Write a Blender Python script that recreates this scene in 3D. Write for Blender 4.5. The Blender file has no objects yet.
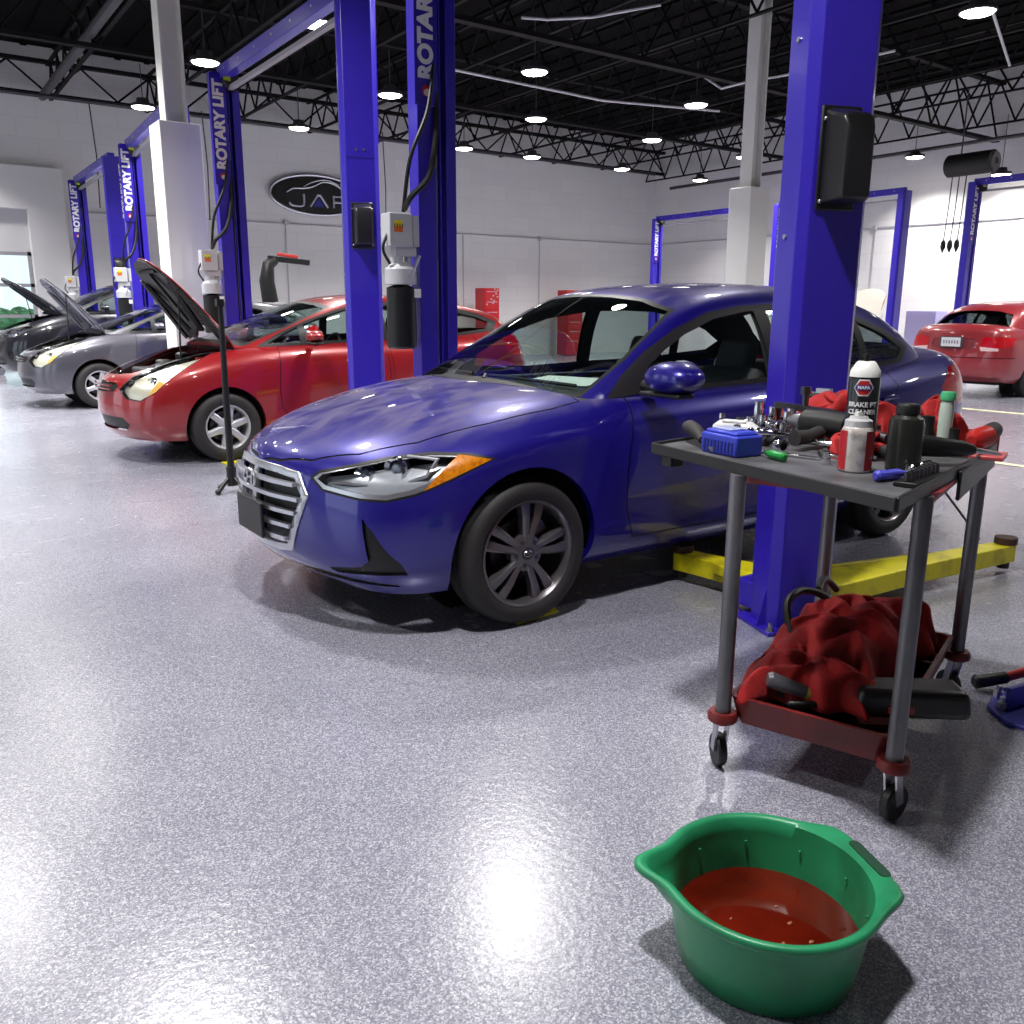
import bpy, bmesh, math, random
from mathutils import Vector as V, Matrix
random.seed(7)
PI = math.pi
R = math.radians
SC = bpy.context.scene
COL = SC.collection
SC.view_settings.view_transform = 'Standard'
SC.view_settings.look = 'None'
SC.view_settings.gamma = 1.0
SC.view_settings.use_curve_mapping = False
SC.view_settings.exposure = 0.0
try:
    SC.cycles.use_denoising = True
    SC.cycles.max_bounces = 8
    SC.cycles.transparent_max_bounces = 12
    SC.cycles.sample_clamp_indirect = 6.0
except Exception:
    pass

# ---------------------------------------------------------------- materials
MATS = {}


def srgb(r, g, b):
    def f(c):
        c /= 255.0
        return c / 12.92 if c <= 0.04045 else ((c + 0.055) / 1.055) ** 2.4
    return (f(r), f(g), f(b), 1.0)


def mat(name, rgb=(128, 128, 128), rough=0.5, metal=0.0, coat=0.0, emit=None, estr=0.0, spec=0.5,
        noise=None, bump=None, coat_rough=0.03):
    """noise = (scale, rgb2, lo, hi) mixes a second colour; bump = (scale, strength, distance)."""
    if name in MATS:
        return MATS[name]
    m = bpy.data.materials.new(name)
    m.use_nodes = True
    nt = m.node_tree
    b = nt.nodes['Principled BSDF']
    b.inputs['Base Color'].default_value = srgb(*rgb)
    b.inputs['Roughness'].default_value = rough
    b.inputs['Metallic'].default_value = metal
    b.inputs['Coat Weight'].default_value = coat
    b.inputs['Coat Roughness'].default_value = coat_rough
    b.inputs['Specular IOR Level'].default_value = spec
    if emit:
        b.inputs['Emission Color'].default_value = srgb(*emit)
        b.inputs['Emission Strength'].default_value = estr
    if noise or bump:
        tc = nt.nodes.new('ShaderNodeTexCoord')
    if noise:
        n = nt.nodes.new('ShaderNodeTexNoise')
        n.inputs['Scale'].default_value = noise[0]
        n.inputs['Detail'].default_value = 5
        nt.links.new(tc.outputs['Object'], n.inputs['Vector'])
        r = nt.nodes.new('ShaderNodeValToRGB')
        r.color_ramp.elements[0].position = noise[2]
        r.color_ramp.elements[1].position = noise[3]
        r.color_ramp.elements[0].color = srgb(*rgb)
        r.color_ramp.elements[1].color = srgb(*noise[1])
        nt.links.new(n.outputs['Fac'], r.inputs['Fac'])
        nt.links.new(r.outputs['Color'], b.inputs['Base Color'])
    if bump:
        n2 = nt.nodes.new('ShaderNodeTexNoise')
        n2.inputs['Scale'].default_value = bump[0]
        n2.inputs['Detail'].default_value = 3
        nt.links.new(tc.outputs['Object'], n2.inputs['Vector'])
        bp = nt.nodes.new('ShaderNodeBump')
        bp.inputs['Strength'].default_value = bump[1]
        bp.inputs['Distance'].default_value = bump[2]
        nt.links.new(n2.outputs['Fac'], bp.inputs['Height'])
        nt.links.new(bp.outputs['Normal'], b.inputs['Normal'])
    MATS[name] = m
    return m


def glass_mat(name, tint=(200, 215, 212), refl=1.0, rough=0.0):
    if name in MATS:
        return MATS[name]
    m = bpy.data.materials.new(name)
    m.use_nodes = True
    nt = m.node_tree
    nt.nodes.clear()
    o = nt.nodes.new('ShaderNodeOutputMaterial')
    t = nt.nodes.new('ShaderNodeBsdfTransparent')
    t.inputs['Color'].default_value = srgb(*tint)
    g = nt.nodes.new('ShaderNodeBsdfGlossy')
    g.inputs['Roughness'].default_value = rough
    g.inputs['Color'].default_value = (refl, refl, refl, 1)
    lw = nt.nodes.new('ShaderNodeLayerWeight')
    lw.inputs['Blend'].default_value = 0.5
    pw = nt.nodes.new('ShaderNodeMath')
    pw.operation = 'POWER'
    pw.inputs[1].default_value = 4.0
    nt.links.new(lw.outputs['Facing'], pw.inputs[0])
    f = nt.nodes.new('ShaderNodeMapRange')
    f.inputs[3].default_value = 0.07
    f.inputs[4].default_value = 1.0
    nt.links.new(pw.outputs[0], f.inputs[0])
    mx = nt.nodes.new('ShaderNodeMixShader')
    nt.links.new(f.outputs[0], mx.inputs[0])
    nt.links.new(t.outputs[0], mx.inputs[1])
    nt.links.new(g.outputs[0], mx.inputs[2])
    nt.links.new(mx.outputs[0], o.inputs[0])
    MATS[name] = m
    return m


def car_paint(name, rgb, dust=None, flake=0.35):
    """metallic clear-coated paint; dust = rgb of patchy road dust lying on upward faces."""
    m = mat(name, rgb, 0.34, flake, coat=1.0)
    if dust:
        nt = m.node_tree
        b = nt.nodes['Principled BSDF']
        tc = nt.nodes.new('ShaderNodeTexCoord')
        mp = nt.nodes.new('ShaderNodeMapping')
        mp.inputs['Scale'].default_value = (2.2, 4.5, 2.2)
        n = nt.nodes.new('ShaderNodeTexNoise')
        n.inputs['Scale'].default_value = 1.6
        n.inputs['Detail'].default_value = 7
        n.inputs['Distortion'].default_value = 1.3
        nt.links.new(tc.outputs['Object'], mp.inputs[0])
        nt.links.new(mp.outputs[0], n.inputs['Vector'])
        r = nt.nodes.new('ShaderNodeValToRGB')
        r.color_ramp.elements[0].position = 0.40
        r.color_ramp.elements[1].position = 0.64
        r.color_ramp.elements[0].color = (0.10, 0.10, 0.10, 1)
        r.color_ramp.elements[1].color = (0.74, 0.74, 0.74, 1)
        nt.links.new(n.outputs['Fac'], r.inputs[0])
        ge = nt.nodes.new('ShaderNodeNewGeometry')
        sp = nt.nodes.new('ShaderNodeSeparateXYZ')
        nt.links.new(ge.outputs['Normal'], sp.inputs[0])
        mr = nt.nodes.new('ShaderNodeMapRange')
        mr.inputs[1].default_value = 0.80
        mr.inputs[2].default_value = 0.97
        nt.links.new(sp.outputs['Z'], mr.inputs[0])
        mu = nt.nodes.new('ShaderNodeMath')
        mu.operation = 'MULTIPLY'
        nt.links.new(r.outputs[0], mu.inputs[0])
        nt.links.new(mr.outputs[0], mu.inputs[1])
        d = nt.nodes.new('ShaderNodeBsdfDiffuse')
        d.inputs['Color'].default_value = srgb(*dust)
        mx = nt.nodes.new('ShaderNodeMixShader')
        out = nt.nodes['Material Output']
        nt.links.new(mu.outputs[0], mx.inputs[0])
        nt.links.new(b.outputs[0], mx.inputs[1])
        nt.links.new(d.outputs[0], mx.inputs[2])
        nt.links.new(mx.outputs[0], out.inputs[0])
    return m


M_black = mat('black_plastic', (14, 14, 15), 0.45)
M_rubber = mat('rubber', (44, 41, 41), 0.62, bump=(60, 0.15, 0.002))
M_tyre = mat('tyre_rubber', (36, 33, 34), 0.66)
M_dark = mat('dark_void', (9, 9, 10), 0.8)
M_chrome = mat('chrome', (225, 225, 230), 0.12, 1.0)
M_satin = mat('satin_chrome', (205, 206, 212), 0.28, 0.9)
M_steel = mat('tool_steel', (190, 190, 195), 0.28, 1.0)
M_gun = mat('gunmetal', (95, 92, 96), 0.35, 0.9)
M_alloyd = mat('dark_alloy', (118, 114, 118), 0.3, 0.75)
M_alloy = mat('silver_alloy', (196, 196, 200), 0.32, 0.55)
M_white = mat('white_paint', (232, 232, 228), 0.5)
M_blue = mat('lift_blue', (50, 32, 176), 0.36, 0.0, coat=0.35, coat_rough=0.15)
M_blued = mat('lift_blue_inside', (34, 22, 110), 0.5)
M_yellow = mat('arm_yellow', (222, 212, 10), 0.4, noise=(9, (168, 150, 20), 0.5, 0.78))
M_lred = mat('lens_red', (190, 18, 28), 0.12, coat=1.0)
M_amber = mat('amber_lens', (214, 130, 8), 0.25, coat=1.0, noise=(60, (186, 100, 8), .45, .65))
M_glass = glass_mat('car_glass', (214, 228, 225))
M_clear = glass_mat('clear_lens', (238, 240, 242))
M_seat = mat('seat_cloth', (78, 82, 84), 0.85)
M_trim = mat('interior_trim', (66, 70, 74), 0.6)
M_paper = mat('paper', (236, 240, 234), 0.7)
M_text = mat('white_lettering', (240, 240, 240), 0.5)
M_redrag = mat('red_cloth', (168, 24, 26), 0.85, noise=(7, (96, 10, 14), 0.42, 0.66), bump=(14, 0.5, 0.02))


# ---------------------------------------------------------------- objects
def link(o, parent=None):
    COL.objects.link(o)
    if parent is not None:
        o.parent = parent
    return o


def thing(name, label, cat, loc=(0, 0, 0), rotz=0.0, group=None):
    o = bpy.data.objects.new(name, None)
    o.empty_display_size = 0.1
    link(o)
    o.location = loc
    o.rotation_euler = (0, 0, rotz)
    o['label'] = label
    o['category'] = cat
    if group:
        o['group'] = group
    return o


def tag(o, label=None, cat=None, group=None, kind=None):
    if label:
        o['label'] = label
    if cat:
        o['category'] = cat
    if group:
        o['group'] = group
    if kind:
        o['kind'] = kind
    return o


def copy_tree(o, parent=None):
    c = o.copy()
    COL.objects.link(c)
    c.parent = parent
    for ch in list(o.children):
        copy_tree(ch, c)
    return c


class MB:
    """collects shapes into one bmesh"""

    def __init__(self):
        self.bm = bmesh.new()
        self.mats = []
        self.cur = 0

    def m(self, material):
        if material not in self.mats:
            self.mats.append(material)
        self.cur = self.mats.index(material)
        return self

    def _f(self, vs):
        try:
            f = self.bm.faces.new(vs)
            f.material_index = self.cur
            f.smooth = True
            return f
        except ValueError:
            return None

    def box(self, c, s, rot=None, taper=None):
        """c centre, s full sizes, rot Matrix 3x3 or z angle, taper=(tx,ty) scale of top"""
        hx, hy, hz = s[0] / 2, s[1] / 2, s[2] / 2
        tx, ty = taper or (1, 1)
        pts = [(-hx, -hy, -hz), (hx, -hy, -hz), (hx, hy, -hz), (-hx, hy, -hz),
               (-hx * tx, -hy * ty, hz), (hx * tx, -hy * ty, hz), (hx * tx, hy * ty, hz), (-hx * tx, hy * ty, hz)]
        if rot is None:
            rm = Matrix.Identity(3)
        elif isinstance(rot, (int, float)):
            rm = Matrix.Rotation(rot, 3, 'Z')
        else:
            rm = rot
        vs = [self.bm.verts.new(rm @ V(p) + V(c)) for p in pts]
        for q in ((0, 3, 2, 1), (4, 5, 6, 7), (0, 1, 5, 4), (1, 2, 6, 5), (2, 3, 7, 6), (3, 0, 4, 7)):
            self._f([vs[i] for i in q])
        return self

    def bar(self, p, q, w, h, up=(0, 0, 1)):
        """box from p to q with width w, height h"""
        p, q = V(p), V(q)
        d = q - p
        L = d.length
        x = d.normalized()
        u = V(up)
        if abs(x.dot(u)) > 0.98:
            u = V((1, 0, 0))
        y = u.cross(x).normalized()
        z = x.cross(y)
        rm = Matrix((x, y, z)).transposed()
        return self.box((p + q) / 2, (L, w, h), rm)

    def tube(self, pts, r, n=10, cap=True, closed=False):
        pts = [V(p) for p in pts]
        rs = r if isinstance(r, (list, tuple)) else [r] * len(pts)
        rings = []
        prev = None
        N = len(pts)
        for i, p in enumerate(pts):
            if closed:
                t = (pts[(i + 1) % N] - pts[i - 1])
            elif i == 0:
                t = pts[1] - pts[0]
            elif i == N - 1:
                t = pts[-1] - pts[-2]
            else:
                t = (pts[i + 1] - p).normalized() + (p - pts[i - 1]).normalized()
            if t.length < 1e-9:
                t = V((0, 0, 1))
            t.normalize()
            if prev is None:
                a = V((0, 0, 1)) if abs(t.z) < 0.9 else V((1, 0, 0))
                u = t.cross(a).normalized()
            else:
                u = prev - t * prev.dot(t)
                if u.length < 1e-6:
                    u = t.cross(V((0, 0, 1)))
                u.normalize()
            prev = u
            w = t.cross(u)
            rings.append([self.bm.verts.new(p + (u * math.cos(2 * PI * k / n) + w * math.sin(2 * PI * k / n)) * rs[i])
                          for k in range(n)])
        for i in range(N if closed else N - 1):
            a, b = rings[i], rings[(i + 1) % N]
            for k in range(n):
                self._f([a[k], a[(k + 1) % n], b[(k + 1) % n], b[k]])
        if cap and not closed:
            self._f(rings[0][::-1])
            self._f(rings[-1])
        return self

    def cyl(self, p, q, r, r2=None, n=20):
        return self.tube([p, q], [r, r if r2 is None else r2], n)

    def lathe(self, prof, n=32, mtx=None, closed=False, arc=None):
        """prof list of (r, h) revolved about local Z, then transformed by mtx"""
        mtx = mtx or Matrix.Identity(4)
        rings = []
        full = arc is None
        cnt = n if full else n + 1
        for (r, h) in prof:
            ring = []
            for k in range(cnt):
                a = 2 * PI * k / n if full else arc[0] + (arc[1] - arc[0]) * k / n
                ring.append(self.bm.verts.new(mtx @ V((r * math.cos(a), r * math.sin(a), h))))
            rings.append(ring)
        P = len(prof)
        for i in range(P if closed else P - 1):
            a, b = rings[i], rings[(i + 1) % P]
            for k in range(n):
                k2 = (k + 1) % n if full else k + 1
                self._f([a[k], a[k2], b[k2], b[k]])
        return self

    def prism(self, poly, z0, z1, mtx=None):
        """2D polygon extruded z0..z1 in local frame"""
        mtx = mtx or Matrix.Identity(4)
        a = [self.bm.verts.new(mtx @ V((x, y, z0))) for x, y in poly]
        b = [self.bm.verts.new(mtx @ V((x, y, z1))) for x, y in poly]
        n = len(poly)
        self._f(a[::-1])
        self._f(b)
        for i in range(n):
            self._f([a[i], a[(i + 1) % n], b[(i + 1) % n], b[i]])
        return self

    def grid(self, rows, closed=False):
        vs = [[self.bm.verts.new(p) for p in r] for r in rows]
        for i in range(len(vs) - 1):
            m = len(vs[i])
            for k in range(m if closed else m - 1):
                self._f([vs[i][k], vs[i][(k + 1) % m], vs[i + 1][(k + 1) % m], vs[i + 1][k]])
        return self

    def ball(self, c, r, n=12, sc=(1, 1, 1)):
        prof = [(math.sin(PI * i / n) * r, -math.cos(PI * i / n) * r) for i in range(n + 1)]
        prof[0] = (1e-4, -r)
        prof[-1] = (1e-4, r)
        return self.lathe(prof, n * 2, Matrix.Translation(c) @ Matrix.Diagonal((sc[0], sc[1], sc[2], 1)))

    def build(self, name, material=None, parent=None, smooth=True, bevel=0.0, seg=2, sub=0, angle=35, weld=False):
        if weld:
            bmesh.ops.remove_doubles(self.bm, verts=self.bm.verts, dist=1e-5)
        bmesh.ops.recalc_face_normals(self.bm, faces=self.bm.faces)
        me = bpy.data.meshes.new(name)
        ca = math.cos(R(angle))
        for e in self.bm.edges:
            if len(e.link_faces) == 2:
                if e.link_faces[0].normal.dot(e.link_faces[1].normal) < ca:
                    e.smooth = False
        for f in self.bm.faces:
            f.smooth = smooth
        self.bm.to_mesh(me)
        self.bm.free()
        for mm in (self.mats or [material]):
            me.materials.append(mm)
        o = bpy.data.objects.new(name, me)
        link(o, parent)
        if sub:
            s = o.modifiers.new('sub', 'SUBSURF')
            s.levels = s.render_levels = sub
        if bevel:
            b = o.modifiers.new('bev', 'BEVEL')
            b.width = bevel
            b.segments = seg
            b.limit_method = 'ANGLE'
            b.angle_limit = R(40)
            b.harden_normals = False
        return o


def text(name, body, size, material, parent, loc, rot, extrude=0.001, offset=0.0, sx=1.0, align='LEFT', shear=0.0):
    """lettering turned into a mesh"""
    cu = bpy.data.curves.new(name, 'FONT')
    cu.body = body
    cu.size = size
    cu.extrude = extrude
    cu.offset = offset
    cu.align_x = align
    cu.align_y = 'CENTER'
    cu.shear = shear
    tmp = bpy.data.objects.new(name + '_t', cu)
    COL.objects.link(tmp)
    dg = bpy.context.evaluated_depsgraph_get()
    dg.update()
    me = bpy.data.meshes.new_from_object(tmp.evaluated_get(dg))
    bpy.data.objects.remove(tmp)
    me.name = name
    me.materials.clear()
    me.materials.append(material)
    o = bpy.data.objects.new(name, me)
    link(o, parent)
    o.location = loc
    o.rotation_euler = rot
    o.scale = (sx, 1, 1)
    return o


def rotm(axis, deg):
    return Matrix.Rotation(R(deg), 4, axis)


def T(x, y, z):
    return Matrix.Translation((x, y, z))


# ---------------------------------------------------------------- camera
cam = bpy.data.cameras.new('camera')
camo = bpy.data.objects.new('camera', cam)
COL.objects.link(camo)
cam.sensor_width = 36.0
cam.sensor_fit = 'HORIZONTAL'
cam.lens = 36.0 * 865.4 / 1024.0
cam.clip_start = 0.05
cam.clip_end = 200
_th, _r, _a = R(13.087), R(0.274), R(54.715)
_F = V((math.cos(_a), math.sin(_a), 0))
_Rt = V((math.sin(_a), -math.cos(_a), 0))
_U = V((0, 0, 1))
_fw = _F * math.cos(_th) - _U * math.sin(_th)
_up = _F * math.sin(_th) + _U * math.cos(_th)
_R2 = _Rt * math.cos(_r) + _up * math.sin(_r)
_up2 = _up * math.cos(_r) - _Rt * math.sin(_r)
_m = Matrix((_R2, _up2, -_fw)).transposed().to_4x4()
camo.matrix_world = Matrix.Translation((0, 0, 1.314)) @ _m
SC.camera = camo
# ---------------------------------------------------------------- the room
XW, YW = 21.0, 21.7        # right wall and left wall planes
ZC = 6.6                   # roof deck


def floor_mat():
    m = bpy.data.materials.new('epoxy_flake_floor')
    m.use_nodes = True
    nt = m.node_tree
    b = nt.nodes['Principled BSDF']
    tc = nt.nodes.new('ShaderNodeTexCoord')

    def noise(scale, detail, vec=None):
        n = nt.nodes.new('ShaderNodeTexNoise')
        n.inputs['Scale'].default_value = scale
        n.inputs['Detail'].default_value = detail
        nt.links.new(vec or tc.outputs['Object'], n.inputs['Vector'])
        return n

    # flakes: cells of random grey
    vo = nt.nodes.new('ShaderNodeTexVoronoi')
    vo.inputs['Scale'].default_value = 270
    nt.links.new(tc.outputs['Object'], vo.inputs['Vector'])
    sp = nt.nodes.new('ShaderNodeSeparateColor')
    nt.links.new(vo.outputs['Color'], sp.inputs[0])
    r = nt.nodes.new('ShaderNodeValToRGB')
    cr = r.color_ramp
    cr.interpolation = 'CONSTANT'
    cr.elements[0].position = 0.0
    cr.elements[0].color = srgb(122, 122, 137)
    cr.elements[1].position = 0.16
    cr.elements[1].color = srgb(130, 130, 145)
    for p, c in ((0.42, (150, 150, 164)), (0.66, (168, 168, 180)), (0.86, (192, 193, 202))):
        e = cr.elements.new(p)
        e.color = srgb(*c)
    nt.links.new(sp.outputs[0], r.inputs[0])
    # broad soil
    n1 = noise(0.9, 4)
    r1 = nt.nodes.new('ShaderNodeValToRGB')
    r1.color_ramp.elements[0].position = 0.35
    r1.color_ramp.elements[0].color = (0.80, 0.80, 0.82, 1)
    r1.color_ramp.elements[1].position = 0.7
    r1.color_ramp.elements[1].color = (1, 1, 1, 1)
    nt.links.new(n1.outputs['Fac'], r1.inputs[0])
    mx = nt.nodes.new('ShaderNodeMix')
    mx.data_type = 'RGBA'
    mx.blend_type = 'MULTIPLY'
    mx.inputs[0].default_value = 1.0
    nt.links.new(r.outputs[0], mx.inputs[6])
    nt.links.new(r1.outputs[0], mx.inputs[7])
    nt.links.new(mx.outputs[2], b.inputs['Base Color'])
    b.inputs['Roughness'].default_value = 0.24
    b.inputs['Specular IOR Level'].default_value = 0.5
    b.inputs['Coat Weight'].default_value = 0.7
    b.inputs['Coat Roughness'].default_value = 0.24
    n2 = noise(48, 3)
    n3 = noise(5, 3)
    ad = nt.nodes.new('ShaderNodeMath')
    ad.operation = 'ADD'
    nt.links.new(n2.outputs['Fac'], ad.inputs[0])
    ad.inputs[1].default_value = 0.0
    bp = nt.nodes.new('ShaderNodeBump')
    bp.inputs['Strength'].default_value = 0.5
    bp.inputs['Distance'].default_value = 0.0035
    nt.links.new(ad.outputs[0], bp.inputs['Height'])
    nt.links.new(bp.outputs[0], b.inputs['Normal'])
    rr = nt.nodes.new('ShaderNodeMapRange')
    rr.inputs[3].default_value = 0.16
    rr.inputs[4].default_value = 0.34
    nt.links.new(n3.outputs['Fac'], rr.inputs[0])
    nt.links.new(rr.outputs[0], b.inputs['Roughness'])
    return m


def block_wall_mat():
    m = bpy.data.materials.new('painted_block_wall')
    m.use_nodes = True
    nt = m.node_tree
    b = nt.nodes['Principled BSDF']
    b.inputs['Base Color'].default_value = srgb(226, 225, 224)
    b.inputs['Roughness'].default_value = 0.55
    tc = nt.nodes.new('ShaderNodeTexCoord')
    sx = nt.nodes.new('ShaderNodeSeparateXYZ')
    nt.links.new(tc.outputs['Object'], sx.inputs[0])
    ad = nt.nodes.new('ShaderNodeMath')
    ad.operation = 'ADD'
    nt.links.new(sx.outputs[0], ad.inputs[0])
    nt.links.new(sx.outputs[1], ad.inputs[1])
    cb = nt.nodes.new('ShaderNodeCombineXYZ')
    nt.links.new(ad.outputs[0], cb.inputs[0])
    nt.links.new(sx.outputs[2], cb.inputs[1])
    br = nt.nodes.new('ShaderNodeTexBrick')
    br.inputs['Scale'].default_value = 1.0
    br.inputs['Brick Width'].default_value = 0.8
    br.inputs['Row Height'].default_value = 0.4
    br.inputs['Mortar Size'].default_value = 0.012
    br.inputs['Color1'].default_value = srgb(238, 237, 236)
    br.inputs['Color2'].default_value = srgb(234, 233, 233)
    br.inputs['Mortar'].default_value = srgb(230, 229, 229)
    nt.links.new(cb.outputs[0], br.inputs['Vector'])
    nt.links.new(br.outputs['Color'], b.inputs['Base Color'])
    bp = nt.nodes.new('ShaderNodeBump')
    bp.invert = True
    bp.inputs['Strength'].default_value = 0.1
    bp.inputs['Distance'].default_value = 0.01
    nt.links.new(br.outputs['Fac'], bp.inputs['Height'])
    nt.links.new(bp.outputs[0], b.inputs['Normal'])
    return m


M_floor = floor_mat()
M_wall = block_wall_mat()
M_deck = mat('black_roof_deck', (9, 7, 8), 0.95, spec=.1)
M_joist = mat('black_joist', (20, 18, 20), 0.8, spec=.2)
M_conduit = mat('grey_conduit', (196, 196, 200), 0.4, 0.2)
M_lampbody = mat('lamp_housing', (70, 70, 74), 0.5, 0.3)


def struct(o):
    o['kind'] = 'structure'
    return o


X0, Y0 = -9.0, -7.0
b = MB()
b.box(((X0 + XW) / 2, (Y0 + YW) / 2, -0.1), (XW - X0, YW - Y0, 0.2))
struct(b.build('floor', M_floor, smooth=False))
b = MB()
b.box(((X0 + XW) / 2, (Y0 + YW) / 2, ZC + 0.1), (XW - X0, YW - Y0, 0.2))
k = X0 + 0.6
while k < XW:                                     # ribs of the steel deck
    b.box((k, (Y0 + YW) / 2, ZC - 0.02), (0.12, YW - Y0 - 0.1, 0.04))
    k += 0.6
struct(b.build('ceiling', M_deck, smooth=False))
# left wall with a big daylight doorway at x 0..2.6
DX0, DX1, DZ = -0.6, 2.72, 3.35
b = MB()
b.box(((X0 + DX0) / 2, YW + 0.1, ZC / 2), (DX0 - X0, 0.2, ZC))
b.box(((DX1 + XW) / 2, YW + 0.1, ZC / 2), (XW - DX1, 0.2, ZC))
b.box(((DX0 + DX1) / 2, YW + 0.1, (DZ + ZC) / 2), (DX1 - DX0, 0.2, ZC - DZ))
struct(b.build('wall_left', M_wall, smooth=False))
b = MB()
b.box((XW + 0.1, (Y0 + YW) / 2, ZC / 2), (0.2, YW - Y0 + 0.4, ZC))
struct(b.build('wall_right', M_wall, smooth=False))
# wall behind the camera's left (x = X0) with wide openings for daylight
b = MB()
b.box((X0 - 0.1, (Y0 + YW) / 2, (4.0 + ZC) / 2), (0.2, YW - Y0, ZC - 4.0))
for y0, y1 in ((Y0, 3.0), (6.6, 8.6), (12.2, 14.2), (17.8, YW)):
    b.box((X0 - 0.1, (y0 + y1) / 2, 2.0), (0.2, y1 - y0, 4.0))
struct(b.build('wall_front', M_wall, smooth=False))
b = MB()
b.box(((X0 + XW) / 2, Y0 - 0.1, ZC / 2), (XW - X0, 0.2, ZC))
struct(b.build('wall_back', M_wall, smooth=False))
# white frame projecting round the doorway
b = MB()
b.box((DX1 + 0.36, YW - 0.12, 2.1), (0.72, 0.24, 4.2))
b.box(((DX0 + DX1) / 2, YW - 0.12, (DZ + 4.2) / 2), (DX1 - DX0, 0.24, 4.2 - DZ))
b.box((DX0 - 0.36, YW - 0.12, 2.1), (0.72, 0.24, 4.2))
struct(b.build('trim_1', mat('door_surround', (226, 225, 226), 0.5), smooth=False))
# the sectional door, its lower panels glazed
b = MB()
b.m(mat('door_panel', (206, 205, 208), 0.5))
b.box(((DX0 + DX1) / 2, YW + 0.06, (DZ + 2.47) / 2), (DX1 - DX0, 0.05, DZ - 2.47))
b.m(mat('door_rail', (150, 150, 156), 0.5))
for z in (2.45, 1.8, 1.15, 0.5, 0.04):
    b.box(((DX0 + DX1) / 2, YW + 0.05, z), (DX1 - DX0, 0.07, 0.07))
for x in (DX0 + .04, 0.5, 1.6, DX1 - 0.04):
    b.box((x, YW + 0.05, 1.25), (0.07, 0.07, 2.5))
d = struct(b.build('door_1', None, smooth=False))
b = MB()
b.box(((DX0 + DX1) / 2, YW + 0.07, 1.25), (DX1 - DX0, 0.012, 2.4))
b.build('door_glazing', glass_mat('door_glass', (240, 246, 244)), d)
# shrubs and pale ground seen through the door
b = MB()
b.box((2, YW + 14.2, -0.11), (60, 28, 0.2))
b.box((X0 - 14.2, 10, -0.11), (28, 60, 0.2))
struct(b.build('ground', mat('pale_paving', (196, 196, 190), 0.8)))
for i, (x, y, s) in enumerate(((.2, 38, 1.2), (4.4, 44, 1.5), (-3.6, 40, 1.4))):
    b = MB()
    for k in range(60):
        a, e = random.uniform(0, 6.28), random.uniform(-.2, 1.3)
        r0 = s * random.uniform(.6, 1)
        b.ball((r0 * math.cos(a) * math.cos(e), r0 * math.sin(a) * math.cos(e), s * .45 + r0 * .55 * math.sin(e)),
               s * .26, 5, (1, 1, .8))
    o = b.build('shrub', mat('green_leaves', (70, 128, 78), 0.7, noise=(4, (36, 84, 44), .4, .6), bump=(6, 1, .1)))
    o.location = (x, y, -.35)
    tag(o, ('round green shrub outdoors beyond the glazed roller door, lowest of the row',
            'green shrub outdoors beyond the roller door, nearest the right door post',
            'green shrub outdoors beyond the roller door, cut off by the left image edge')[i], 'shrub',
        'shrubs outside the glazed door')

# conduit lines on the walls
b = MB()
zc = 3.42
b.tube([(3.6, YW - 0.03, zc - .05), (XW - .03, YW - .03, zc + .03), (XW - .03, -4, zc - 0.06)], 0.02, 6)
for x in (4.4, 8.4, 10.3, 13.6, 16.3):
    b.tube([(x, YW - 0.03, zc), (x, YW - .03, 1.3)], 0.015, 6)
for y in (18.5, 13.6, 4.0):
    b.tube([(XW - .03, y, zc), (XW - .03, y, 1.0)], 0.018, 6)
for (x, y) in ((8.4, YW), (16.3, YW), (XW, 13.6)):
    b.box((x - (.05 if y < YW else 0), y - (.05 if y == YW else 0), zc), (.09, .09, .11))
tag(b.build('conduit_run', M_conduit), 'thin grey electrical conduit running round both white walls with drops', 'conduit')

# steel columns with boxed-in lower part
for (x, y, zt, lab) in ((2.93, 10.75, 3.33, 'white steel column between the red hatchback and the grey hatchback'),
                        (11.75, 9.95, 3.27, 'white steel column beyond the roof of the blue sedan')):
    t = thing('column', lab, 'column', (x, y, 0), 0, 'white roof columns')
    b = MB()
    b.box((0, 0, zt / 2), (0.45, 0.45, zt))
    b.build('column_casing', M_white, t, bevel=0.01)
    b = MB()
    zz = ZC - 0.55
    b.box((0, 0, (zt + zz) / 2), (0.22, 0.02, zz - zt))
    b.box((-.11, 0, (zt + zz) / 2), (0.022, 0.24, zz - zt))
    b.box((.11, 0, (zt + zz) / 2), (0.022, 0.24, zz - zt))
    b.build('steel_section', M_white, t)


# roof trusses: open web joists
def truss(name, label, p, q, zb, zt, group, seg=0.9, r=0.045):
    p, q = V(p), V(q)
    L = (q - p).length
    ang = math.atan2(q.y - p.y, q.x - p.x)
    t = thing(name, label, 'truss', (p.x, p.y, zb), ang, group)
    h = zt - zb
    b = MB()
    b.box((L / 2, 0, r / 2), (L, 2 * r, r))
    b.build('bottom_chord', M_joist, t)
    b = MB()
    b.box((L / 2, 0, h - r / 2), (L, 2 * r, r))
    b.build('top_chord', M_joist, t)
    b = MB()
    n = max(2, int(L / seg))
    for i in range(n):
        x0, x1 = L * i / n, L * (i + 1) / n
        xm = (x0 + x1) / 2
        b.tube([(x0, 0, r), (xm, 0, h - r)], 0.022, 5)
        b.tube([(xm, 0, h - r), (x1, 0, r)], 0.022, 5)
    b.build('web', M_joist, t)
    return t


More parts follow.
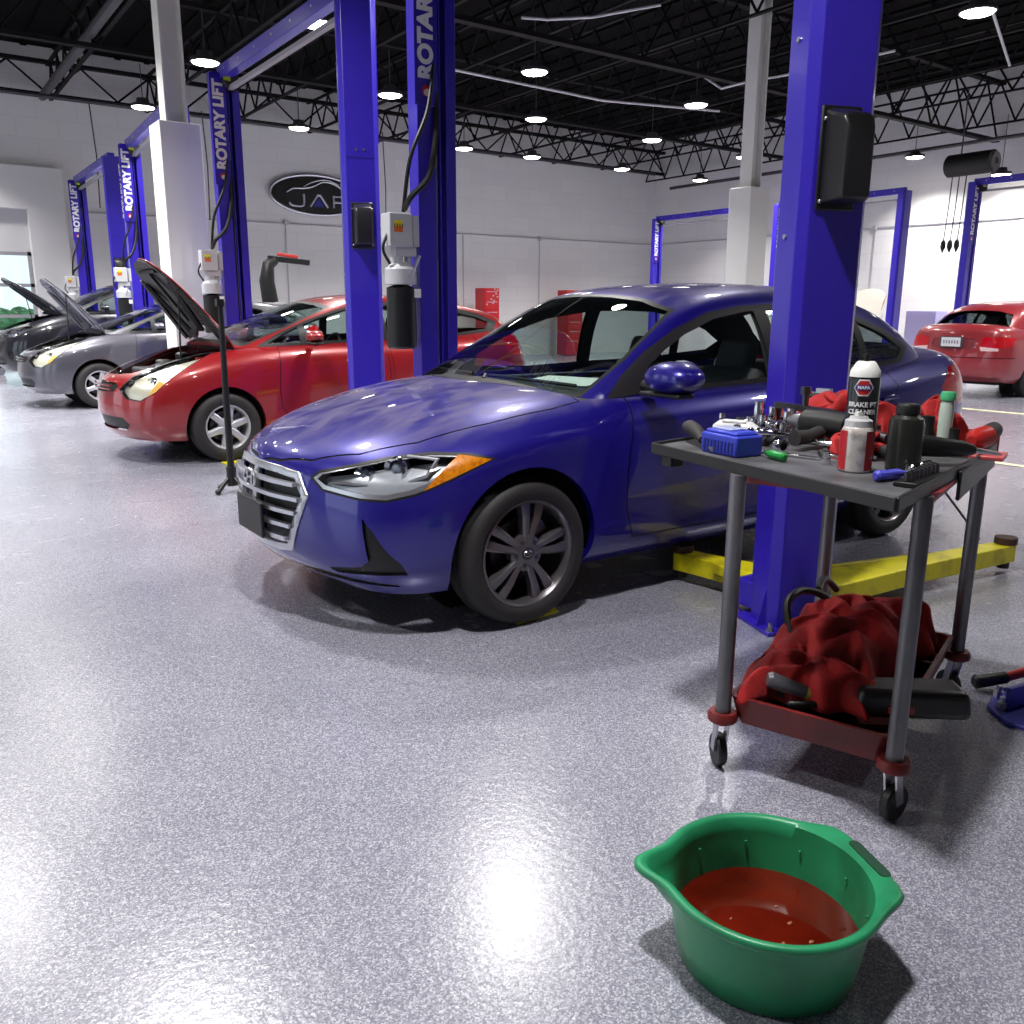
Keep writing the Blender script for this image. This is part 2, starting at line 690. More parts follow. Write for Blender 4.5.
for i, (y, zb) in enumerate(((YW - 0.45, 5.55), (16.2, 5.35), (10.75, 5.05), (5.3, 5.35), (-.2, 5.35))):
    truss('roof_truss', ('open web roof truss right along the left wall', 'open web roof truss one bay in front of the left wall',
                         'heavy roof truss carried by the two white columns', 'open web roof truss above the blue sedan',
                         'open web roof truss overhead near the photographer')[i],
          (X0 + .1, y, 0), (XW - .1, y, 0), zb, 6.3 if i else 6.25, 'roof trusses', 1.3, 0.07)
k = 0
names = ['far right, along the right wall', 'second in from the right wall', 'third in from the right wall',
         'fourth in from the right wall', 'fifth in from the right wall', 'sixth in from the right wall',
         'seventh in from the right wall', 'eighth in from the right wall', 'ninth in from the right wall',
         'tenth in from the right wall', 'eleventh in from the right wall', 'twelfth in from the right wall',
         'thirteenth in from the right wall']
x = XW - 0.5
while x > -3:
    truss('roof_joist', 'black open web roof joist, ' + names[k], (x, Y0 + .1, 0), (x, YW - .1, 0), 5.55 if k else 5.35, 6.25,
          'black roof joists', 0.8, 0.035)
    k += 1
    x -= 1.9

# overhead conduits and pipes
def pipe(label, pts, r, m, cat='conduit', name='ceiling_conduit'):
    tag(MB().tube(pts, r, 8).build(name, m), label, cat)


M_pipeb = mat('black_pipe', (70, 68, 72), 0.45, 0.3)
pipe('pale conduit crossing the ceiling above the second row of lamps', [(7.0, 12.6, 5.0), (11.0, 12.8, 5.0), (13.4, 12.2, 5.02)], .022, M_conduit)
pipe('pale kinked conduit between two lamps at the top right', [(11.9, 11.2, 5.2), (12.0, 10.9, 4.98), (12.0, 10.2, 4.98), (12.2, 9.9, 5.0), (12.4, 8.0, 5.0)], .02, M_conduit)
pipe('pale kinked conduit above the nearest lit lamp', [(7.2, 10.0, 5.0), (7.3, 9.6, 4.9), (7.7, 9.2, 4.9), (8.3, 8.6, 5.0)], .018, M_conduit)
pipe('thick dark pipe running to the left wall at the top left', [(3.2, YW - .4, 5.55), (3.2, 10, 5.55), (3.2, 2, 5.55)], .08, M_pipeb, 'pipe', 'ceiling_pipe')
pipe('thin straight conduit on the ceiling at the right edge', [(11.5, 6.2, 5.0), (14.5, 7.4, 5.0)], .02, M_conduit)
pipe('dark sprinkler pipe along the right wall under the joists', [(XW - .8, 20.2, 5.0), (XW - .8, 4, 5.0)], .045, M_pipeb, 'pipe', 'ceiling_pipe')
pipe('dark sprinkler pipe beside the left wall under the joists', [(X0 + 1, YW - 1.0, 5.45), (XW - 1, YW - 1.0, 5.45)], .04, M_pipeb, 'pipe', 'ceiling_pipe')

# ---------------------------------------------------------------- lamps
M_lens = mat('lamp_lens', (255, 252, 244), 0.4, emit=(255, 250, 240), estr=22)
ZL = 4.8
sc_ = (ZL - 1.314) / 3.686
lamps = [(8.89 * sc_, 12.0 * sc_, 4.8), (10.97 * sc_, 14.75 * sc_, 4.8), (13.48 * sc_, 18.27 * sc_, 4.8), (7.74 * sc_, 14.71 * sc_, 4.8),
         (4.49 * sc_, 14.53 * sc_, 4.8), (4.44 * sc_, 18.3 * sc_, 4.8), (7.53 * sc_, 18.38 * sc_, 4.8), (5.17 * sc_, 11.8 * sc_, 4.8),
         (12.61 * sc_, 12.05 * sc_, 4.8), (14.31 * sc_, 14.94 * sc_, 4.8), (16.49 * sc_, 18.32 * sc_, 4.8), (19.61 * sc_, 18.44 * sc_, 4.8),
         (17.64 * sc_, 15.15 * sc_, 4.8), (20.92 * sc_, 12.69 * sc_, 4.8), (11.7 * sc_, 6.45 * sc_, 4.8), (20.4, 10.3, 4.28)]
llab = ['biggest round lamp in the middle of the ceiling', 'round lamp directly under the biggest middle lamp', 'round lamp lowest in the middle column of three',
        'round lamp seen between the two tall blue lift posts', 'round lamp between the white column and the lettered blue post',
        'round lamp left of the white column', 'round lamp above the oval wall sign', 'round lamp at the top beside the blue crossbeam',
        'round lamp right of the biggest middle lamp', 'round lamp below and left of the lamp near the kinked conduit',
        'small round lamp near the room corner on its left', 'small round lamp just right of the room corner',
        'round lamp half behind the far white column', 'round lamp above the far right wall, left of the cable reel',
        'round lamp at the top right corner', 'smallest round lamp beside the black cable reel']
hidden = [(4.5, 6.3), (7.6, 5.9), (1.2, 5.9), (1.4, 11.3), (1.4, 13.8), (.7, 12.6), (.2, 9.2), (1.5, 17.3), (8.6, 1.2), (-2.4, 4.2), (1.0, 1.6), (-2.4, 9.5),
          (-2.4, 15), (12.0, 1.2), (10.9, 17.3), (15.2, 6.0), (18.5, 6.0), (14.5, 1.2), (15.5, 11.4), (18.0, 1.5), (.8, 20.2), (-2.6, 19.5)]  # unseen lamps: some from floor reflections, others added as fill light


def lamp(x, y, z, lab, grp):
    t = thing('high_bay_lamp', lab, 'lamp', (x, y, z), 0, grp)
    b = MB()
    b.lathe([(0.001, 0.14), (0.10, 0.14), (0.12, 0.06), (0.205, 0.045), (0.215, 0.0), (0.20, -0.012), (0.19, 0.0)], 28)
    b.build('lamp_housing', M_lampbody, t)
    b = MB()
    b.lathe([(0.19, -0.002), (0.17, -0.022), (0.1, -0.034), (0.001, -0.038)], 28)
    b.build('lamp_lens', M_lens, t)
    MB().cyl((0, 0, .14), (0, 0, 5.5 - z), .008, n=6).build('hanging_rod', M_pipeb, t)
    L = bpy.data.lights.new('lamp_light', 'AREA')
    L.shape = 'DISK'
    L.size = 0.36
    L.energy = 114
    L.color = (1.0, 0.975, 0.95)
    L.spread = R(126)
    lo = bpy.data.objects.new('lamp_light', L)
    link(lo, t)
    lo.location = (0, 0, -0.06)
    lo.visible_camera = True
    return t


for (x, y, z), lb in zip(lamps, llab):
    lamp(x, y, z, lb, 'lit round high bay lamps')
for i, (x, y) in enumerate(hidden):
    lamp(x, y, 4.8, 'unseen high bay lamp, one of a set partly added as fill, outside the photograph', 'unseen overhead lamps outside the frame, partly added as fill')

# daylight
w = bpy.data.worlds.new('World')
SC.world = w
w.use_nodes = True
bg = w.node_tree.nodes['Background']
bg.inputs[0].default_value = (0.80, 0.90, 1.0, 1)
bg.inputs[1].default_value = 1.7
for (x, y, z, sx, sy, rot, e) in ((X0 - .3, 4.8, 2.0, 3.6, 4.0, (0, -PI / 2, 0), 260), (X0 - .3, 10.4, 2, 3.6, 4.0, (0, -PI / 2, 0), 260),
                                  (X0 - .3, 16, 2, 3.6, 4.0, (0, -PI / 2, 0), 260)):
    pass

# floor lane markings
M_line = mat('floor_stripe', (236, 232, 190), 0.5)
for i, (p, q) in enumerate((((12.3, 6.3), (12.0, 3.2)), ((8.06, 3.93), (7.8, 2.9)))):
    pass
b = MB()
b.box((12.25, 5.0, 0.004), (0.10, 3.6, 0.004))
tag(b.build('floor_marking', M_line, smooth=False), 'pale yellow painted line on the floor before the rear red sedan', 'floor marking')
b = MB()
b.box((8.0, 2.9, 0.004), (0.09, 2.6, 0.004))
tag(b.build('floor_marking', M_line, smooth=False), 'pale yellow painted line on the floor behind the tool cart', 'floor marking')

# oval sign on the left wall
t = thing('wall_sign', 'black oval sign with chrome car outline and letters on the left wall', 'sign', (9.25, YW - 0.02, 4.12), 0)
b = MB()
a_, b_ = 1.22, 0.47
mt = rotm('X', 90)
b.prism([(a_ * math.cos(2 * PI * i / 56), b_ * math.sin(2 * PI * i / 56)) for i in range(56)], -0.03, 0.05, mt)
b.build('sign_board', mat('sign_black', (16, 16, 20), .35), t)
b = MB()
b.tube([(a_ * math.cos(2 * PI * i / 56), -0.06, b_ * math.sin(2 * PI * i / 56)) for i in range(56)], 0.035, 8, closed=True)
b.build('sign_rim', M_satin, t)


def arc2(pts):
    out = []
    for i in range(len(pts) - 1):
        p0 = pts[max(i - 1, 0)]
        p1, p2 = pts[i], pts[i + 1]
        p3 = pts[min(i + 2, len(pts) - 1)]
        for s in range(6):
            u = s / 6
            out.append(tuple(0.5 * ((2 * p1[j]) + (-p0[j] + p2[j]) * u + (2 * p0[j] - 5 * p1[j] + 4 * p2[j] - p3[j]) * u * u +
                                    (-p0[j] + 3 * p1[j] - 3 * p2[j] + p3[j]) * u ** 3) for j in range(len(p1))))
    out.append(tuple(pts[-1]))
    return out


b = MB()
b.tube([(x, -0.07, z) for x, z in arc2([(-.8, .02), (-.62, .12), (-.35, .14), (-.1, .2), (.2, .33), (.55, .26), (.85, .05)])], 0.02, 6)
b.tube([(x, -0.07, z) for x, z in arc2([(-.35, .17), (-.12, .30), (.25, .38), (.6, .28)])], 0.014, 6)
b.build('car_outline', M_satin, t)
b = MB()
b.tube([(x, -0.07, z) for x, z in arc2([(-.74, -.22), (-.66, -.28), (-.42, -.28), (-.36, -.2), (-.36, .0)])], 0.03, 6)
b.tube([(x, -0.07, z) for x, z in ((-.2, -.28), (0, .0), (.08, .0), (.28, -.28))], 0.03, 6)
b.tube([(x, -0.07, z) for x, z in ((.44, -.28), (.44, .0), (.8, .0), (.8, -.14), (.44, -.14))], 0.03, 6)
b.build('sign_lettering', mat('sign_letters', (190, 190, 205), .3, .6), t)
b = MB()
b.prism([(-.1, -.27), (.04, -.06), (.18, -.27)], .05, .06, mt)
b.build('blue_accent', mat('sign_blue', (50, 50, 160), .4), t)

# thin cables hanging near the left wall
for i, (x, y, z0, z1) in enumerate(((4.0, 20.9, 3.4, 5.5), (6.3, 20.9, 3.3, 5.6), (10.6, 20.6, 3.0, 5.6))):
    tag(MB().tube([(x, y, z1), (x + .05, y, (z0 + z1) / 2), (x + .02, y, z0)], .014, 5).build('hanging_cable', M_pipeb),
        ('thin dark cable hanging above the furthest blue lift', 'thin dark cable hanging beside the white column',
         'thin dark cable hanging between the two tall blue posts')[i], 'cable')
# ---------------------------------------------------------------- two post lifts
LH = 3.78
M_ltext = M_text
M_tank = mat('oil_tank_black', (18, 18, 19), 0.4)
M_motor = mat('power_unit_grey', (196, 197, 202), 0.45, 0.1)
M_cover = mat('cover_black', (26, 25, 27), 0.33, bump=(90, .15, .001))


def post_body(h):
    """folded steel column, back towards -y, open towards +y, origin at its centre on the floor"""
    b = MB()
    out = [(-.15, .08), (-.15, -.045), (-.115, -.08), (.115, -.08), (.15, -.045), (.15, .08),
           (.01, .08), (.01, .068), (.138, .068), (.138, -.04), (.11, -.068), (-.11, -.068), (-.138, -.04), (-.138, .068), (-.07, .068), (-.07, .08)]
    b.prism(out, 0.0, h)
    return b


def make_post(t, far, x, y, rz, h=LH, sign=True, base=True, edge=False, bolts=False):
    """far posts show their open side"""
    b = post_body(h)
    p = b.build('post', M_blue, t, bevel=0.004)
    p.location = (x, y, 0)
    p.rotation_euler = (0, 0, rz)
    # inner rails, dark slot, lift cylinder
    b = MB()
    b.box((-.03, .055, h / 2), (.012, .03, h - .3))
    b.box((.0, .0, h / 2), (.03, .03, h - .2))
    b.build('slide_rail', M_blue, p)
    b = MB()
    b.cyl((-.04, -.02, .1), (-.04, -.02, h - .5), .024, n=12)
    b.build('lift_cylinder', M_chrome if 0 else M_steel, p)
    if sign:
        # sign plate over the upper part, on the broad lip
        b = MB()
        b.box((.085, .088, h - .58), (.175, .014, 1.12))
        s = b.build('sign_plate', M_blue, p, bevel=.003)
        # lettering reads upwards
        tx = text('sign_lettering', 'ROTARY LIFT', .150, M_ltext, p, (.085, .0965, h - .98), (R(90), 0, 0), .001, .0075, 1.0)
        tx.rotation_euler = Matrix(((0, -1, 0), (0, 0, 1), (-1, 0, 0))).transposed().to_euler() if 0 else (0, 0, 0)
        # basis: text x -> +z, text y -> world +x side, normal -> +y
        m = Matrix(((0, 1, 0), (0, 0, 1), (1, 0, 0)))      # columns: x->(0,0,1), y->(1,0,0), z->(0,1,0)
        tx.rotation_euler = m.to_euler()
        b = MB()
        b.cyl((.085, .095, h - 1.05), (.085, .098, h - 1.05), .035, n=18)
        b.build('sign_roundel', mat('roundel_red', (200, 40, 50), .4), p)
        b = MB()
        b.cyl((.085, .096, h - 1.06), (.085, .0995, h - 1.06), .022, n=18)
        b.build('roundel_centre', M_text, p)
        # narrow strip of lettering along the folded corner of the column
        if not edge:
            sign = False
    if sign:
        tx2 = text('edge_lettering', 'ROTARY LIFT', .075, M_ltext, p, (.1475, -.1125, h - .98), (0, 0, 0), .0012, .003, 1.9)
        nrm = V((.7071, -.7071, 0))
        xa = V((0, 0, 1))
        ya = nrm.cross(xa)
        tx2.rotation_euler = Matrix((xa, ya, nrm)).transposed().to_euler()
        tx2.location = V((.1325, -.0625, h - .98)) + nrm * .0015
    # bolts and a joint line on the back
    if bolts:
        for xx in (-.03, .03):
            MB().cyl((xx, -.087, h - 1.22), (xx, -.079, h - 1.22), .012, n=8).build('bolt', M_steel, p)
        for zz in (.9, 1.6, 2.3, 3.2):
            MB().cyl((-.149, .02, zz), (-.157, .02, zz), .010, n=8).build('bolt', M_steel, p)
    b = MB()
    b.box((0, -.0815, h - 1.28), (.23, .003, .006))
    b.build('joint_line', M_blued, p)
    if base:
        b = MB()
        b.prism([(-.19, -.13), (.19, -.13), (.19, .17), (-.19, .17)], 0, .018)
        b.build('base_plate', M_blue, p, bevel=.004)
        for sx in (-1, 1):
            MB().prism([(0, 0), (.038, 0), (0, .16)], -.005, .005, T(sx * .15, -.03, .018) @ rotm('Z', 0 if sx > 0 else 180) @ rotm('X', 90)).build('gusset', M_blue, p)
        for (xx, yy) in ((-.17, -.11), (.17, -.11), (-.17, .15), (.17, .15)) if bolts else ():
            b = MB()
            b.cyl((xx, yy, .018), (xx, yy, .055), .009, n=8)
            b.cyl((xx, yy, .018), (xx, yy, .032), .016, n=6)
            b.build('anchor_bolt', M_steel, p)
    return p


def cover_box(p, z0, z1, w=.19, dx=-.0, name='column_cover'):
    """black moulded cover on the back of the column"""
    h = z1 - z0
    b = MB()
    b.box((dx, -.085, z0 + h / 2), (w, .012, h))
    o = b.build(name, M_cover, p, bevel=.006)
    b = MB()
    m = T(dx, -.09, z0) @ rotm('X', 90)
    ring = []
    for (e, k) in ((0, 0.0), (.015, .10), (.035, .12)):
        ring.append([m @ V(q) for q in ((-w / 2 + .015 + e * .6, .02 + e * .5, k), (w / 2 - .015 - e * .3, .02 + e * .5, k),
                                        (w / 2 - .015 - e * .3, h - .02 - e * 2.2, k), (w / 2 - .04 - e * .3, h - .01 - e * 2.2, k),
                                        (-w / 2 + .04 + e * .6, h - .01 - e * 2.2, k), (-w / 2 + .015 + e * .6, h - .02 - e * 2.2, k))])
    vs = [[b.bm.verts.new(q) for q in r_] for r_ in ring]
    for i in range(2):
        for k in range(6):
            b._f([vs[i][k], vs[i][(k + 1) % 6], vs[i + 1][(k + 1) % 6], vs[i + 1][k]])
    b._f(vs[-1])
    o2 = b.build('cover_shell', M_cover, p, bevel=.008)
    b = MB()
    for xx in (-w / 2 + .012, w / 2 - .012):
        for zz in (z0 + .03, z1 - .05):
            b.ball((dx + xx, -.094, zz), .008, 5)
    b.build('cover_screw', M_steel, p)
    return o


def power_unit(t, x, y, z, rz=0):
    pu = []
    m = Matrix.Identity(4)

    def P(*q):
        return tuple(m @ V(q))
    b = MB()
    b.tube([P(0, 0, -.02), P(0, 0, -.05), P(0, 0, -.60), P(0, 0, -.62)], [.06, .14, .145, .12], 20)
    tk = b.build('oil_tank', M_tank, t)
    pu.append(tk)
    b = MB()
    b.box(P(.10, -.145, -.10), (.07, .006, .08), rz)
    b.build('tank_label', M_text, tk)
    b = MB()
    b.tube([P(0, 0, -.02), P(0, 0, .12), P(0, 0, .17), P(0, 0, .19)], [.15, .15, .10, .05], 20)
    b.cyl(P(-.04, 0, .17), P(-.04, 0, .3), .06, n=14)
    b.cyl(P(.08, 0, .12), P(.08, 0, .26), .035, n=12)
    b.box(P(.03, 0, .28), (.22, .12, .08), rz)
    mo = b.build('motor', M_motor, t)
    pu.append(mo)
    MB().tube([P(.02, -.14, .04), P(.05, -.20, .14), P(.08, -.23, .24)], .012, 6).build('lowering_lever', M_steel, mo)
    b = MB()
    b.box(P(-.03, 0, .47), (.24, .18, .30), rz)
    b.box(P(.18, .02, .47), (.12, .14, .28), rz)
    sw = b.build('switch_box', M_motor, t, bevel=.008)
    pu.append(sw)
    b = MB()
    b.m(mat('warning_yellow', (232, 216, 40), .5))
    b.box(P(-.06, -.092, .53), (.09, .004, .05), rz)
    b.m(mat('warning_orange', (222, 110, 40), .5))
    b.box(P(-.06, -.092, .475), (.09, .004, .05), rz)
    b.build('warning_label', None, sw)
    b = MB()
    for k in range(4):
        b.box(P(-.10 + .027 * k, -.0945, .51), (.010, .002, .03), rz)
    b.build('label_marks', M_black, sw)
    for o in pu:
        o.location = (x, y, z)
        o.scale = (.72, .72, .72)


def crossbeam(t, x0, y0, x1, y1, z=LH):
    b = MB()
    b.bar((x0, y0, z + .0), (x1, y1, z + .0), .11, .13)
    bm_ = b.build('crossbeam', M_blue, t, bevel=.006)
    b = MB()
    n = 7
    for k in range(n):
        u = (k + .5) / n
        b.cyl((x0 + (x1 - x0) * u - .058, y0 + (y1 - y0) * u, z + .01), (x0 + (x1 - x0) * u - .05, y0 + (y1 - y0) * u, z + .01), .012, n=8)
    b.build('bolts', M_steel, bm_)
    b = MB()
    b.bar((x0 + .02, y0 + .2, z - .17), (x1 + .02, y1 - .2, z - .17), .05, .04)
    b.build('padded_shutoff_bar', mat('shutoff_bar', (150, 148, 158), .5), t)
    b = MB()
    b.bar((x1 - .03, y1 - .02, z - .02), (x1 - .03, y1 - .25, z - .16), .03, .05)
    b.box((x1 + .06, y1 - .12, z - .10), (.12, .12, .16))
    b.build('pulley_block', M_black, t)
    MB().box((x1 - .01, y1 - .19, z - .07), (.07, .02, .06)).build('yellow_tag', mat('tag_yellow', (214, 226, 40), .5), t)


def arm(t, p, q, z=.10, tri=True, name='swing_arm', w=.13):
    """yellow folded arm: box tube with an open triangular brace, and a round pad at the tip"""
    p, q = V(p), V(q)
    d = (q - p)
    L = d.length
    a = math.atan2(d.y, d.x)
    e = bpy.data.objects.new(name, None)
    b = MB()
    pts = [(-.02, -w / 2 - .05), (.12, -w / 2 - .05), (L * .55, -w / 2), (L, -w * .38), (L, w * .38), (L * .55, w / 2), (.12, w / 2 + .05), (-.02, w / 2 + .05)]
    b.prism(pts, z - .045, z + .045)
    if tri:
        b.bar((.0, w / 2 + .10, z + .02), (L * .62, w * .5, z + .02), .03, .05)
        b.bar((.0, w / 2 + .10, z + .02), (.02, -.05, z + .02), .03, .05)
    o = b.build(name, M_yellow, t, bevel=.005)
    o.location = (p.x, p.y, 0)
    o.rotation_euler = (0, 0, a)
    MB().cyl((L - .02, 0, z + .046), (L - .02, 0, z + .08), .055, n=18).build('lift_pad', mat('rusty_pad', (66, 44, 34), .8), o)
    MB().cyl((L - .02, 0, z - .05), (L - .02, 0, z - .085), .03, n=12).build('pad_screw', M_rubber, o)
    return o


def lift(label, x, yn, yf, xf=None, detail=True, near_rz=R(-20), edge=False, yarms=True, power=True, near=True, arms=True):
    xf = x if xf is None else xf
    t = thing('two_post_lift', label, 'car lift', (x, yn, 0), 0, 'blue two-post car lifts')
    if near:
        pn = make_post(t, False, 0, 0, near_rz, edge=edge, bolts=detail)
    pf = make_post(t, True, xf - x, yf - yn, R(180), bolts=False)
    crossbeam(t, 0, 0, xf - x, yf - yn)
    # carriages
    for (cx, cy, s) in ((0, 0, 1), (xf - x, yf - yn, -1)):
        b = MB()
        b.box((cx, cy + s * .12, .45), (.16, .08, .7))
        b.box((cx + .02, cy + s * .17, .10), (.22, .14, .12))
        b.build('carriage', M_blue, t, bevel=.006)
    if power:
        power_unit(t, xf - x - .28, yf - yn - .04, 1.50)
        b = MB()
        dx, dy = xf - x, yf - yn
        b.tube(arc2([(dx - .24, dy - .04, 1.98), (dx - .22, dy - .11, 2.06), (dx - .10, dy - .14, 2.2), (dx - .02, dy - .10, 2.5), (dx, dy - .06, 2.9)]), .020, 8)
        b.tube(arc2([(dx - .25, dy - .04, 1.96), (dx - .22, dy - .10, 2.3), (dx - .10, dy - .13, 2.6), (dx - .03, dy - .09, 2.9)]), .014, 8)
        b.tube(arc2([(dx - .36, dy - .05, 1.85), (dx - .42, dy - .06, 1.72), (dx - .37, dy - .06, 1.62)]), .010, 8)
        b.build('hydraulic_hose', M_black, t)
    return t


l1 = lift('blue two-post lift straddling the blue sedan, its big near post in front of the car', 3.04, 2.20, 5.50, 3.2)
p1 = [c for c in l1.children if c.name.startswith('post')][0]
cover_box(p1, 1.69, 2.06, .17, -.015)
l2 = lift('blue two-post lift straddling the red hatchback, with crossbeam at top of photo', 3.285, 6.80, 10.1, 3.29)
p2 = [c for c in l2.children if c.name.startswith('post')][0]
cover_box(p2, 1.80, 2.16, .18, .0)
l3 = lift('blue two-post lift over the grey hatchback, half hidden half hidden by the white column', 3.22, 11.8, 15.1, 3.40, edge=True, detail=False)
l4 = lift('furthest blue two-post lift, at the dark SUV by the left wall', 3.40, 16.4, 19.8, 3.42, edge=True, detail=False)
p4 = [c for c in l4.children if c.name.startswith('post')][0]
cover_box(p4, 1.80, 2.16, .18, .0)
lift('blue two-post lift by the far room corner, left of the far white column', 17.6, 14.95, 18.05, 17.6, near_rz=R(0), power=False, detail=False)
lift('blue two-post lift beyond the big near post, with bright lettered plate', 17.6, 10.8, 13.97, 17.6, near_rz=R(0), power=False, detail=False)
lift('blue two-post lift beyond the red sedan at the right edge', 17.6, 6.1, 9.36, 17.6, near_rz=R(0), power=False, detail=False)

# arms of the nearest lift
arm(l1, (.18, .10, 0), (.07, .74, 0), .10, True)
arm(l1, (.14, .06, 0), (1.60, -.13, 0), .10, True)
arm(l1, (.0, 2.95, 0), (-.7, 2.2, 0), .10, False)
arm(l1, (.25, 3.0, 0), (1.5, 2.5, 0), .10, False)
arm(l2, (-.1, .3, 0), (-.82, .98, 0), .06, False)
arm(l2, (.2, .3, 0), (1.3, .7, 0), .06, False)

# yellow wheel chock plates
for (x, y, a, lb) in ((2.16, 2.90, .0, 'thin yellow plate poking out under the front tyre of the blue sedan'), (2.36, 7.56, .1, 'thin yellow plate under the front tyre of the red hatchback')):
    b = MB()
    b.prism([(-.11, -.05), (.13, -.03), (.15, .04), (-.11, .06)], 0, .010)
    o = b.build('wheel_plate', M_yellow, None, bevel=.003)
    o.location = (x, y, 0)
    o.rotation_euler = (0, 0, a)
    tag(o, lb, 'floor plate')
# ---------------------------------------------------------------- car bodies
def lerp(a, b, u):
    return a + (b - a) * u


def cage_shell(rings, nside, fc, rc, sc=(1, 1, 1), creases=(), level=3):
    """rings: list of half sections (y>=0) bottom -> top centre (last point y=0).
    fc / rc: centre (x,z) of the front / rear fascia for rows 0..nside-2.
    returns smooth high resolution bmesh (both halves)."""
    bm = bmesh.new()
    nr, npt = len(rings), len(rings[0])
    K = npt - nside          # top points after the edge point
    cache = {}

    def vert(s, p):
        q = (round(p[0], 5), round(p[1] * s, 5), round(p[2], 5))
        if abs(q[1]) < 1e-4:
            q = (q[0], 0.0, q[2])
        if q not in cache:
            cache[q] = bm.verts.new((q[0] * sc[0], q[1] * sc[1], q[2] * sc[2]))
        return cache[q]

    def quad(a):
        vs = []
        for v in a:
            if v not in vs:
                vs.append(v)
        if len(vs) >= 3:
            try:
                bm.faces.new(vs)
            except ValueError:
                pass
    for s in (1, -1):
        G = [[vert(s, p) for p in r] for r in rings]
        for i in range(nr - 1):
            for j in range(npt - 1):
                quad([G[i][j], G[i + 1][j], G[i + 1][j + 1], G[i][j + 1]])
        for ring, cen in ((rings[0], fc), (rings[-1], rc)):
            if cen is None:
                continue
            top = ring[nside - 1:]
            rows = []
            for j in range(nside - 1):
                e = ring[j]
                row = []
                for k in range(K + 1):
                    f = top[k][1] / max(top[0][1], 1e-6)
                    cx, cz = cen[j]
                    w = 1 - f * f
                    row.append((lerp(e[0], cx, w), e[1] * f, lerp(e[2], cz, w)))
                rows.append([vert(s, p) for p in row])
            rows.append([vert(s, p) for p in top])
            for j in range(len(rows) - 1):
                for k in range(K):
                    quad([rows[j][k], rows[j][k + 1], rows[j + 1][k + 1], rows[j + 1][k]])
        cl = bm.edges.layers.float.get('crease_edge') or bm.edges.layers.float.new('crease_edge')
        for (j, val, i0, i1) in creases:
            for i in range(max(0, i0), min(nr - 1, i1)):
                e = bm.edges.get((G[i][j], G[i + 1][j]))
                if e:
                    e[cl] = val
    bmesh.ops.recalc_face_normals(bm, faces=bm.faces)
    me = bpy.data.meshes.new('tmp')
    bm.to_mesh(me)
    bm.free()
    o = bpy.data.objects.new('tmp', me)
    COL.objects.link(o)
    md = o.modifiers.new('s', 'SUBSURF')
    md.levels = md.render_levels = level
    dg = bpy.context.evaluated_depsgraph_get()
    dg.update()
    me2 = bpy.data.meshes.new_from_object(o.evaluated_get(dg))
    bpy.data.objects.remove(o)
    bm = bmesh.new()
    bm.from_mesh(me2)
    bpy.data.meshes.remove(me2)
    bmesh.ops.recalc_face_normals(bm, faces=bm.faces)
    # outward check
    c = sum((f.calc_center_median().z * f.normal.z * f.calc_area() for f in bm.faces))
    bm.normal_update()
    lay = bm.verts.layers.float_vector.new('nrm')
    for v in bm.verts:
        v[lay] = v.normal
    bm.faces.layers.int.new('pid')
    return bm


AX = {'y': ((1, 0, 0), (0, 0, 1)), 'x': ((0, 1, 0), (0, 0, 1)), 'z': ((1, 0, 0), (0, 1, 0)), 'd': ((1, 1, 0), (0, 0, 1))}


def inside(poly, a, b):
    r = False
    n = len(poly)
    j = n - 1
    for i in range(n):
        xi, yi = poly[i]
        xj, yj = poly[j]
        if (yi > b) != (yj > b) and a < (xj - xi) * (b - yi) / (yj - yi) + xi:
            r = not r
        j = i
    return r


def offset_poly(poly, d):
    n = len(poly)
    area = sum(poly[i][0] * poly[(i + 1) % n][1] - poly[(i + 1) % n][0] * poly[i][1] for i in range(n))
    sg = 1 if area > 0 else -1
    out = []
    for i in range(n):
        p0, p1, p2 = V(poly[i - 1]), V(poly[i]), V(poly[(i + 1) % n])
        e1, e2 = (p1 - p0).normalized(), (p2 - p1).normalized()
        n1, n2 = V((e1.y, -e1.x)) * sg, V((e2.y, -e2.x)) * sg
        m = (n1 + n2)
        if m.length < 1e-6:
            m = n1
        m.normalize()
        k = d / max(0.35, m.dot(n1))
        out.append((p1.x + m.x * k, p1.y + m.y * k))
    return out


